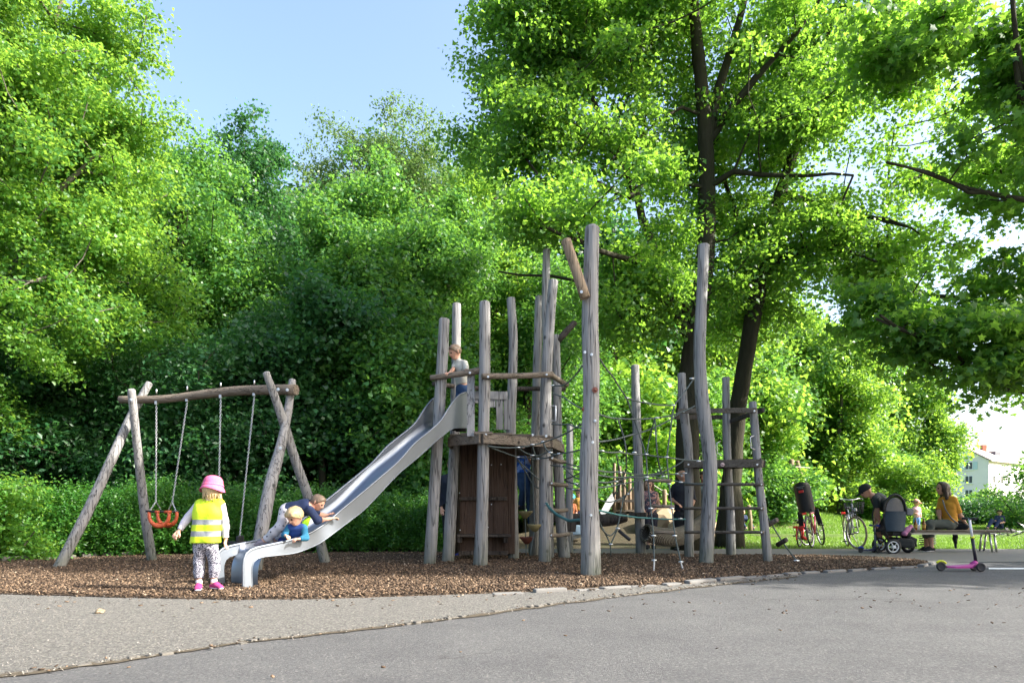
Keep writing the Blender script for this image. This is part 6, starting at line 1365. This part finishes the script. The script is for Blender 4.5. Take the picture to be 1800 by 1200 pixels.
for i in range(13):                                            # hood: fans from the back rim over the top to the front
    a = math.pi*i/12; rows.append([spt(1573-19.5*math.cos(a)*(1-.04*j), 898-29*math.sin(a)*(1-.02*j*j*.3), .06+.085*j) for j in range(6)])
loft(rows, 'hood', BLACK, .012)
rows = [[spt(1573+15.5*s*math.cos(R(85)*t), 898-24*math.sin(R(88)*t)*1.0, .05-.03*(1-s*s)) for s in (-1, -.5, 0, .5, 1)] for t in [i/8 for i in range(9)]]
loft(rows, 'hood_window', GREYM)
b = MB(); b.tube([spt(1573-19.5*math.cos(math.pi*i/20), 898-29*math.sin(math.pi*i/20), .05) for i in range(21)], .020, 8); b.build('hood_rim', BLACK, ST)
b = MB(); b.box(spt(1575, 937, .25), (.36, .42, .09), bev=.04); b.box(spt(1590, 931, .25), (.20, .36, .10), bev=.04); b.build('seat', BLACK, ST)
b = MB(); b.box(spt(1583, 953, .25), (.34, .34, .17), Matrix.Rotation(R(8), 3, 'Y'), bev=.05); b.box(spt(1598, 948, .25), (.2, .2, .13), Matrix.Rotation(R(25), 3, 'Y'), bev=.04); b.build('basket', simple('basket_cloth', (.016, .02, .022), .85, 0, .3, 20), ST)
b = MB(); b.box(spt(1598, 899, .18), (.13, .10, .13), Matrix.Rotation(R(10), 3, 'Y'), bev=.03); tag(b.build('bag', simple('grey_bag', (.20, .20, .22), .85), None), 'small grey bag hanging from the stroller handle', 'bag')
sdf_obj('blanket', [([(spt(1594, 931, .05), spt(1600, 925, .12), .045, .035), (spt(1600, 925, .1), spt(1606, 930, .2), .03, .03), (spt(1590, 937, .0), spt(1596, 930, .05), .05, .04)], [], .03)], .012, cloth('pink_blanket', (.36, .14, .26)), None, wob=.004)
tag(bpy.data.objects['blanket'], 'crumpled pink blanket stuffed into the front of the stroller', 'blanket')
# ---- scooters
def scooter(base, d, L, label, deckc, stemc, wr, stem_top, twin=True, fender=None, lean=0.0, barc=None, upper=None):
    e = empty('kick_scooter', base, label, 'scooter'); d = Vector(d).normalized(); s = Vector((-d.y, d.x, 0)); o = Vector(base)
    dk = simple('scooter_deck_%.2f' % deckc[0], deckc, .45); sm = simple('scooter_stem_%.2f' % stemc[0], stemc, .4)
    def wh(c, n='wheel'): b = MB(); b.ring(c, wr*.72, wr*.28, s, 24, 8); b.disc(c, wr*.62, .02, s, 16); w_ = b.build(n, BLACK, e)
    wh(o+Vector((0, 0, wr)))
    if twin:
        for k_ in (-1, 1): wh(o+d*L+s*.075*k_+Vector((0, 0, wr)))
    else: wh(o+d*L+Vector((0, 0, wr)))
    b = MB(); z = wr*.75; b.prism([o+d*(wr*1.1)+s*.03+Vector((0, 0, z)), o+d*L*.35+s*.06+Vector((0, 0, z-.005)), o+d*L*.8+s*.055+Vector((0, 0, z)), o+d*L*.96+s*.035+Vector((0, 0, z+.035)), o+d*L*.96-s*.035+Vector((0, 0, z+.035)), o+d*L*.8-s*.055+Vector((0, 0, z)), o+d*L*.35-s*.06+Vector((0, 0, z-.005)), o+d*(wr*1.1)-s*.03+Vector((0, 0, z))], (0, 0, .022))
    b.tube([o+d*L*.80+Vector((0, 0, z+.02)), o+d*L*.93+Vector((0, 0, z+.06)), o+d*L*.98+Vector((0, 0, z+.075))], [.03, .038, .03], 10); b.build('deck', dk, e)
    b = MB(); b.tube([o+d*L-s*.075+Vector((0, 0, wr)), o+d*L+s*.075+Vector((0, 0, wr))], .014, 8); b.build('axle', BLACK, e)
    b0 = o+d*L*.97+Vector((0, 0, z+.05)); t_ = Vector(stem_top); md = b0.lerp(t_, .58); b = MB(); b.tube([b0, md], .020, 10); b.build('stem', sm, e)
    b = MB(); b.tube([md, t_], .015, 10); b.build('upper_stem', upper or sm, e)
    if upper: b = MB(); b.tube([md-(t_-md)*.03, md+(t_-md)*.06], .026, 10); b.build('clamp', fender or sm, e)
    b = MB(); b.tube([t_-s*.15, t_, t_+s*.15], .013, 8); hb = b.build('handlebar', sm, e)
    for k_ in (-1, 1): b = MB(); b.tube([t_+s*.15*k_, t_+s*.07*k_], .018, 8); b.build('grip', barc or BLACK, hb)
    b = MB(); P = [o+Vector((0, 0, wr))+(d*math.cos(R(t))+Vector((0, 0, 1))*math.sin(R(t)))*(wr+.012) for t in range(30, 140, 12)]; b.tube(P, .014, 6); b.build('fender', fender or BLACK, e)
    return e
YEL = simple('yellow_plastic', (.60, .62, .03), .5)
q0 = gnd(1654, 1003); q1 = gnd(1718, 1003.5); scooter(q0, q1-q0, (q1-q0).length, 'pink three wheeled kick scooter standing on the asphalt at the right', (.38, .04, .21), (.02, .02, .028), .060, at(1704, 911, q1.y+.02), True, YEL, upper=simple('white_plastic', (.72, .72, .74), .4))
q0 = gnd(1513, 971); q1 = gnd(1540, 971); scooter(q0, Vector((1, .05, 0)), .29, 'blue kick scooter standing beside the stroller and bending man', (.02, .02, .05), (.09, .10, .13), .048, at(1537, 923, q0.y), True, simple('blue_plastic', (.02, .05, .40), .45), barc=simple('blue_plastic', (.02, .05, .40), .45))
# ---- bench and what lies on it
BN = empty('bench', gnd(1660, 968), 'long low bench with grey plank top on thin steel legs', 'bench'); yb_ = 12.95
zt = at(1660, 931.5, 12.75).z; xl = (1556-900)/1200*yb_; xr = (1764-900)/1200*yb_
for dy in (-.14, 0, .14):
    b = MB(); b.box(((xl+xr)/2, yb_+dy, zt-.02), (xr-xl, .13, .04), bev=.006); b.build('plank', WOOD_H, BN)
b = MB(); b.box(((xl+xr)/2, yb_, zt-.065), (xr-xl-.6, .04, .04)); b.build('rail', GALV, BN)
for px in (1734, 1584):
    x = (px-900)/1200*yb_
    for dy in (-.13, .13): b = MB(); b.tube([(x-.02, yb_+dy*.8, zt-.05), (x-.01, yb_+dy*1.35, .0)], .018, 8); b.build('leg', GALV, BN)
    for dy in (-.13, .13): b = MB(); b.tube([(x+.07, yb_+dy*.8, zt-.05), (x+.07, yb_+dy*1.35, .0)], .018, 8); b.build('leg', GALV, BN)
    b = MB(); b.beam((x+.02, yb_-.15, zt-.06), (x+.02, yb_+.15, zt-.06), .12, .03); b.build('bracket', GALV, BN)
sdf_obj('jacket', [([(at(1682,926,13.22), at(1697,925,13.1), .07, .06), (at(1685,919,13.25), at(1694,921,13.2), .06, .05), (at(1679,927,13.32), at(1679,945,13.36), .055, .040), (at(1679,945,13.36), at(1680,962,13.36), .040, .022)], [], .04)], .012, BLACKC, None, wob=.005)
tag(bpy.data.objects['jacket'], 'black jacket on the bench with one sleeve hanging to the ground', 'jacket')
AMBER = simple('amber_glass', (.22, .085, .015), .12, 0, .1)
for px, lab in ((1606.5, 'amber bottle on the bench, the left one beside the stroller'), (1621, 'amber bottle on the bench, the one nearer the woman knee')):
    c = Vector(((px-900)/1200*yb_, yb_-.05, zt)); e = empty('bottle', c, lab, 'bottle', 'bottles on the bench'); b = MB(); b.tube([c+Vector((0, 0, z_)) for z_ in (0, .01, .12, .15, .17, .215)], [.026, .031, .031, .022, .013, .012], 14); b.build('glass', AMBER, e)
    b = MB(); b.tube([c+Vector((0, 0, .213)), c+Vector((0, 0, .222))], .015, 12); b.build('cap', GALV, e)
    b = MB(); b.tube([c+Vector((0, 0, .04)), c+Vector((0, 0, .10))], .0317, 14, caps=False); b.build('label_band', simple('ochre_paper', (.5, .30, .06)), e)
c = Vector(((1613.5-900)/1200*yb_, yb_+.02, zt)); b = MB(); b.tube([c, c+Vector((0, 0, .09)), c+Vector((0, 0, .10))], [.045, .055, .05], 14); tag(b.build('box', WHITE, None), 'small white tub standing between the two amber bottles', 'tub')
# coil spring of a rocker behind the bench
c = gnd(1630, 959.5); b = MB(); P = [c+Vector((math.cos(a)*.155, math.sin(a)*.155, .02+.031*a/(2*math.pi)*1.5)) for a in np.linspace(0, 2*math.pi*6, 120)]; b.tube(P, .011, 6); SPR = empty('spring_rocker', c, 'low spring rocker with dark steel coil under the bench', 'spring rocker'); b.build('coil', BLACK, SPR)
b = MB(); b.disc(c+Vector((0, 0, .315)), .15, .03, (0, 0, 1), 20); b.build('plate', WOOD_D, SPR)
# ---- small things on the ground
def rock(c, s, name, mat, label, cat, seed, sub=3, rough=.35, flat=1.0):
    bm = bmesh.new(); bmesh.ops.create_icosphere(bm, subdivisions=sub, radius=1)
    for v in bm.verts:
        d = v.co.normalized(); f = 1+rough*mnoise.noise(d*1.4+Vector((seed, 0, 0)))+rough*.4*mnoise.noise(d*4+Vector((seed, 3, 0))); cell = mnoise.cell(d*2.1+Vector((seed, 1, 2)))
        v.co = Vector((d.x*s[0], d.y*s[1], d.z*s[2]))*(f+.10*cell)
    me = bpy.data.meshes.new(name); bm.to_mesh(me); bm.free(); o = link_mesh(name, me, mat); o.location = c; return tag(o, label, cat)
ROCK = simple('sandstone', (.36, .27, .17), .9, 0, .35, 3, .9)
rock(gnd(175, 1080)+Vector((0, 0, .025)), (.032, .03, .022), 'pebble', simple('pale_stone', (.22, .17, .11), .85), 'pale beige stone lying alone on the gravel strip', 'stone', 1)
rock(gnd(806, 979)+Vector((0, 0, .05)), (.06, .05, .05), 'ball', simple('blue_ball', (.02, .03, .25), .5), 'small dark blue object lying under the boarded den', 'toy', 2, rough=.1)
rock(gx(1172, 16.6)+Vector((0, 0, .18)), (.62, .5, .42), 'boulder', ROCK, 'large sandy boulder stepped up the play mound behind the rope ladder', 'boulder', 5)
rock(gx(1196, 16.0)+Vector((0, 0, .1)), (.42, .4, .30), 'boulder', ROCK, 'lower sandy boulder leaning on the large one', 'boulder', 8)
rock(gx(1245, 16.2)+Vector((0, 0, .08)), (.5, .4, .28), 'boulder', ROCK, 'mossy boulder between the two maple trunks', 'boulder', 11)
# ---- play house on the mound
PHB = gx(1096, 18.0); PH = empty('play_house', PHB, 'little play house of pale pointed boards on the sandy mound', 'play house'); y_ = PHB.y
for i, (px, pt, pb_, w_) in enumerate([(1080, 815, 897, 4.5), (1089, 820, 897, 5.5), (1097, 828, 897, 5.5), (1107, 842, 897, 5), (1114, 858, 897, 5)]):
    b = MB(); A = at(px, pt, y_+(i % 2)*.12); B = at(px, pb_+6, y_+(i % 2)*.12); b.tube([B, (A+B)/2, A], [w_/2400*y_*1.15]*3, 12, dome=.5); b.build('post', WOOD_W, PH)
for i in range(7):
    b = MB(); px = 1078+i*6.2; b.beam(at(px, 864, y_+.22), at(px, 902, y_+.22), .02, .085, up=(1, 0, 0)); b.build('wall_board', WOOD_W, PH)
b = MB(); b.beam(at(1076, 880, y_-.1), at(1120, 880, y_-.1), .05, .07); b.build('rail', WOOD_D, PH)
b = MB(); b.box(at(1098, 897, y_+.4), (.75, .9, .05)); b.build('floor', WOOD_H, PH)
DULL = simple('dull_grey_steel', (.13, .14, .15), .6, .1)
FSL = empty('slide', gx(1062, 17.6), 'small pale grey slide coming down from the play house', 'slide')
b = MB(); b.prism([at(1076,866,17.7), at(1081,880,17.7), at(1068,898,17.4), at(1058,905,17.2), at(1055,900,17.2), at(1068,876,17.6)], (0, .05, 0)); b.build('side_panel', DULL, FSL)
b = MB(); b.prism([at(1076,868,18.1), at(1081,882,18.1), at(1068,900,17.8), at(1058,907,17.6), at(1055,902,17.6), at(1068,878,18.0)], (0, .05, 0)); b.build('side_panel', DULL, FSL)
GS = empty('play_counter', gnd(1010, 955), 'blue grey metal play counter standing behind the dark log', 'play equipment')
b = MB(); b.box(at(1016, 931, 15.6), (.36, .3, .22), bev=.02); b.build('box', steel_mat('blue_steel', (.30, .42, .52), .5, .3), GS)
b = MB(); b.prism([at(1001,955,15.7), at(1001,944,15.7), at(1024,935,15.7), at(1030,935,15.7), at(1030,941,15.7), at(1007,948,15.7), at(1006,955,15.7)], (0, .3, 0)); b.build('base', GALV, GS)
PP = gx(1168, 20); b = MB(); b.tube([PP-Vector((0, 0, .2)), at(1168, 862, 20)], .065, 12, dome=.6); po = empty('rope_post', PP, 'pale wooden post on the mound with two light ropes tied to it', 'timber post'); b.build('post', WOOD_W, po)
for p in ([(1152,878,20.1), (1160,874,20.05), (1168,869,20)], [(1146,850,20.2), (1157,857,20.1), (1168,864,20)], [(1168,864,20), (1185,875,20.1), (1196,884,20.2)]): rope(p, po, .018, simple('light_rope', (.45, .42, .36), .9), sag=.02)
b = MB(); P0 = gx(1320, 24.5); b.tube([P0-Vector((0, 0, .2)), P0+Vector((-.03, 0, .5)), at(1316, 889, 24.5)], .075, 12, dome=.5); tag(b.build('timber_post', WOOD_W, None), 'short pale wooden post on the lawn left of the red bicycle', 'timber post')
# far wooden frame on the bank
AF = empty('cableway_frame', gx(1395, 28), 'tall frame of pale logs with slanting braces on the lawn bank', 'play equipment')
for p in ([(1391,809,27.9,4.5), (1393,850,27.9,5), (1396,902,27.9,5)], [(1401,811,28.3,4), (1413,860,28.6,4.5), (1424,902,28.9,4.5)], [(1388,831,28.1,3), (1367,862,28.4,3.2), (1344,897,28.7,3.5)], [(1401,824,28.4,3), (1384,858,28.9,3.2), (1364,896,29.4,3.5)]): log('pole', p, AF, mat=WOOD_W, n=12)
rope([(1385,822,28), (1400,820,28), (1424,822,28.2)], AF, .02, simple('light_rope', (.45, .42, .36), .9))
# ---- the house
HX = Vector(((1686-900)/1200*150, 150, .1)); n1 = Vector((-.80, -.60, 0)).normalized(); rt = Vector((-n1.y, n1.x, 0)); rt = rt if rt.x > 0 else -rt
HS = empty('apartment_house', HX, 'white gabled apartment house with grey blue shutters beyond the park', 'house')
hw, dp, eh, ap = 5.6, 24.0, 11.2, 14.6; bk = -n1
def hp_(s, d, z): return HX + rt*s + bk*d + Vector((0, 0, z))
k = NM('render_wall'); PLA = k.done(k.bsdf(k.mix(k.noise(k.coords(), .6, 5), (.62, .56, .56), (.74, .68, .68)), .9, bump=k.noise(k.coords(), 8), bstr=.2))
b = MB(); face = [hp_(-hw, 0, -1), hp_(hw, 0, -1), hp_(hw, 0, eh), hp_(0, 0, ap), hp_(-hw, 0, eh)]; b.prism(face, bk*dp); b.build('wall', PLA, HS)
TILE = simple('roof_tile', (.36, .29, .27), .8, 0, .15, 1.5); b = MB(); rs = (ap-eh)/hw
for s in (-1, 1): b.prism([hp_(0, -.4, ap+.15), hp_(s*(hw+.7), -.4, eh-.7*rs+.15), hp_(s*(hw+.7), -.4, eh-.7*rs+.4), hp_(0, -.4, ap+.42)], bk*(dp+.8))
rf = b.build('roof', TILE, HS); b = MB(); b.box(hp_(1.6, 9, ap-.2), (.9, .9, 1.6)); b.build('chimney', simple('brick_red', (.40, .14, .09), .9), rf)
b = MB(); b.box(hp_(2.6, 12, eh+2.1), (1.8, 3.4, .9), Matrix((rt, bk, Vector((0, 0, 1)))).transposed()); b.build('dormer', simple('dark_slate', (.09, .09, .11), .6), rf)
GLS = simple('window_glass', (.05, .065, .08), .08); SHUT = simple('pale_blue_shutter', (.42, .52, .56), .7); Mh = Matrix((rt, bk, Vector((0, 0, 1)))).transposed()
def win(s, z, side=None, shut=False):
    if side is None: c = hp_(s, -.02, z); MM = Mh
    else: c = hp_(hw+.02, s, z); MM = Matrix((bk, rt, Vector((0, 0, 1)))).transposed()
    b = MB(); b.box(c, (1.5, .12, 1.7), MM); f = b.build('window', simple('white_frame', (.7, .7, .7), .5), HS)
    b = MB(); off = MM@Vector((0, -.07 if side is None else .07, 0)); b.box(c+off+MM@Vector((-.36, 0, 0)), (.58, .04, 1.45), MM); b.box(c+off+MM@Vector((.36, 0, 0)), (.58, .04, 1.45), MM); b.build('pane', GLS, f)
    b = MB(); b.box(c+MM@Vector((0, -.1 if side is None else .1, -.93)), (1.7, .25, .1), MM); b.build('sill', simple('white_frame', (.7, .7, .7)), f)
    if shut:
        for q in (-1.22, 1.22): b = MB(); b.box(c+MM@Vector((q, -.03 if side is None else .03, 0)), (.85, .1, 1.7), MM); b.build('shutter', SHUT, HS)
for z, sh in ((10.2, True), (7.2, False), (4.2, False), (1.4, False)):
    for s in (-1.7, 1.9): win(s, z, None, sh)
    if z < 10:
        for s in (3, 7.5, 12, 16.5, 21): win(s, z, 1)
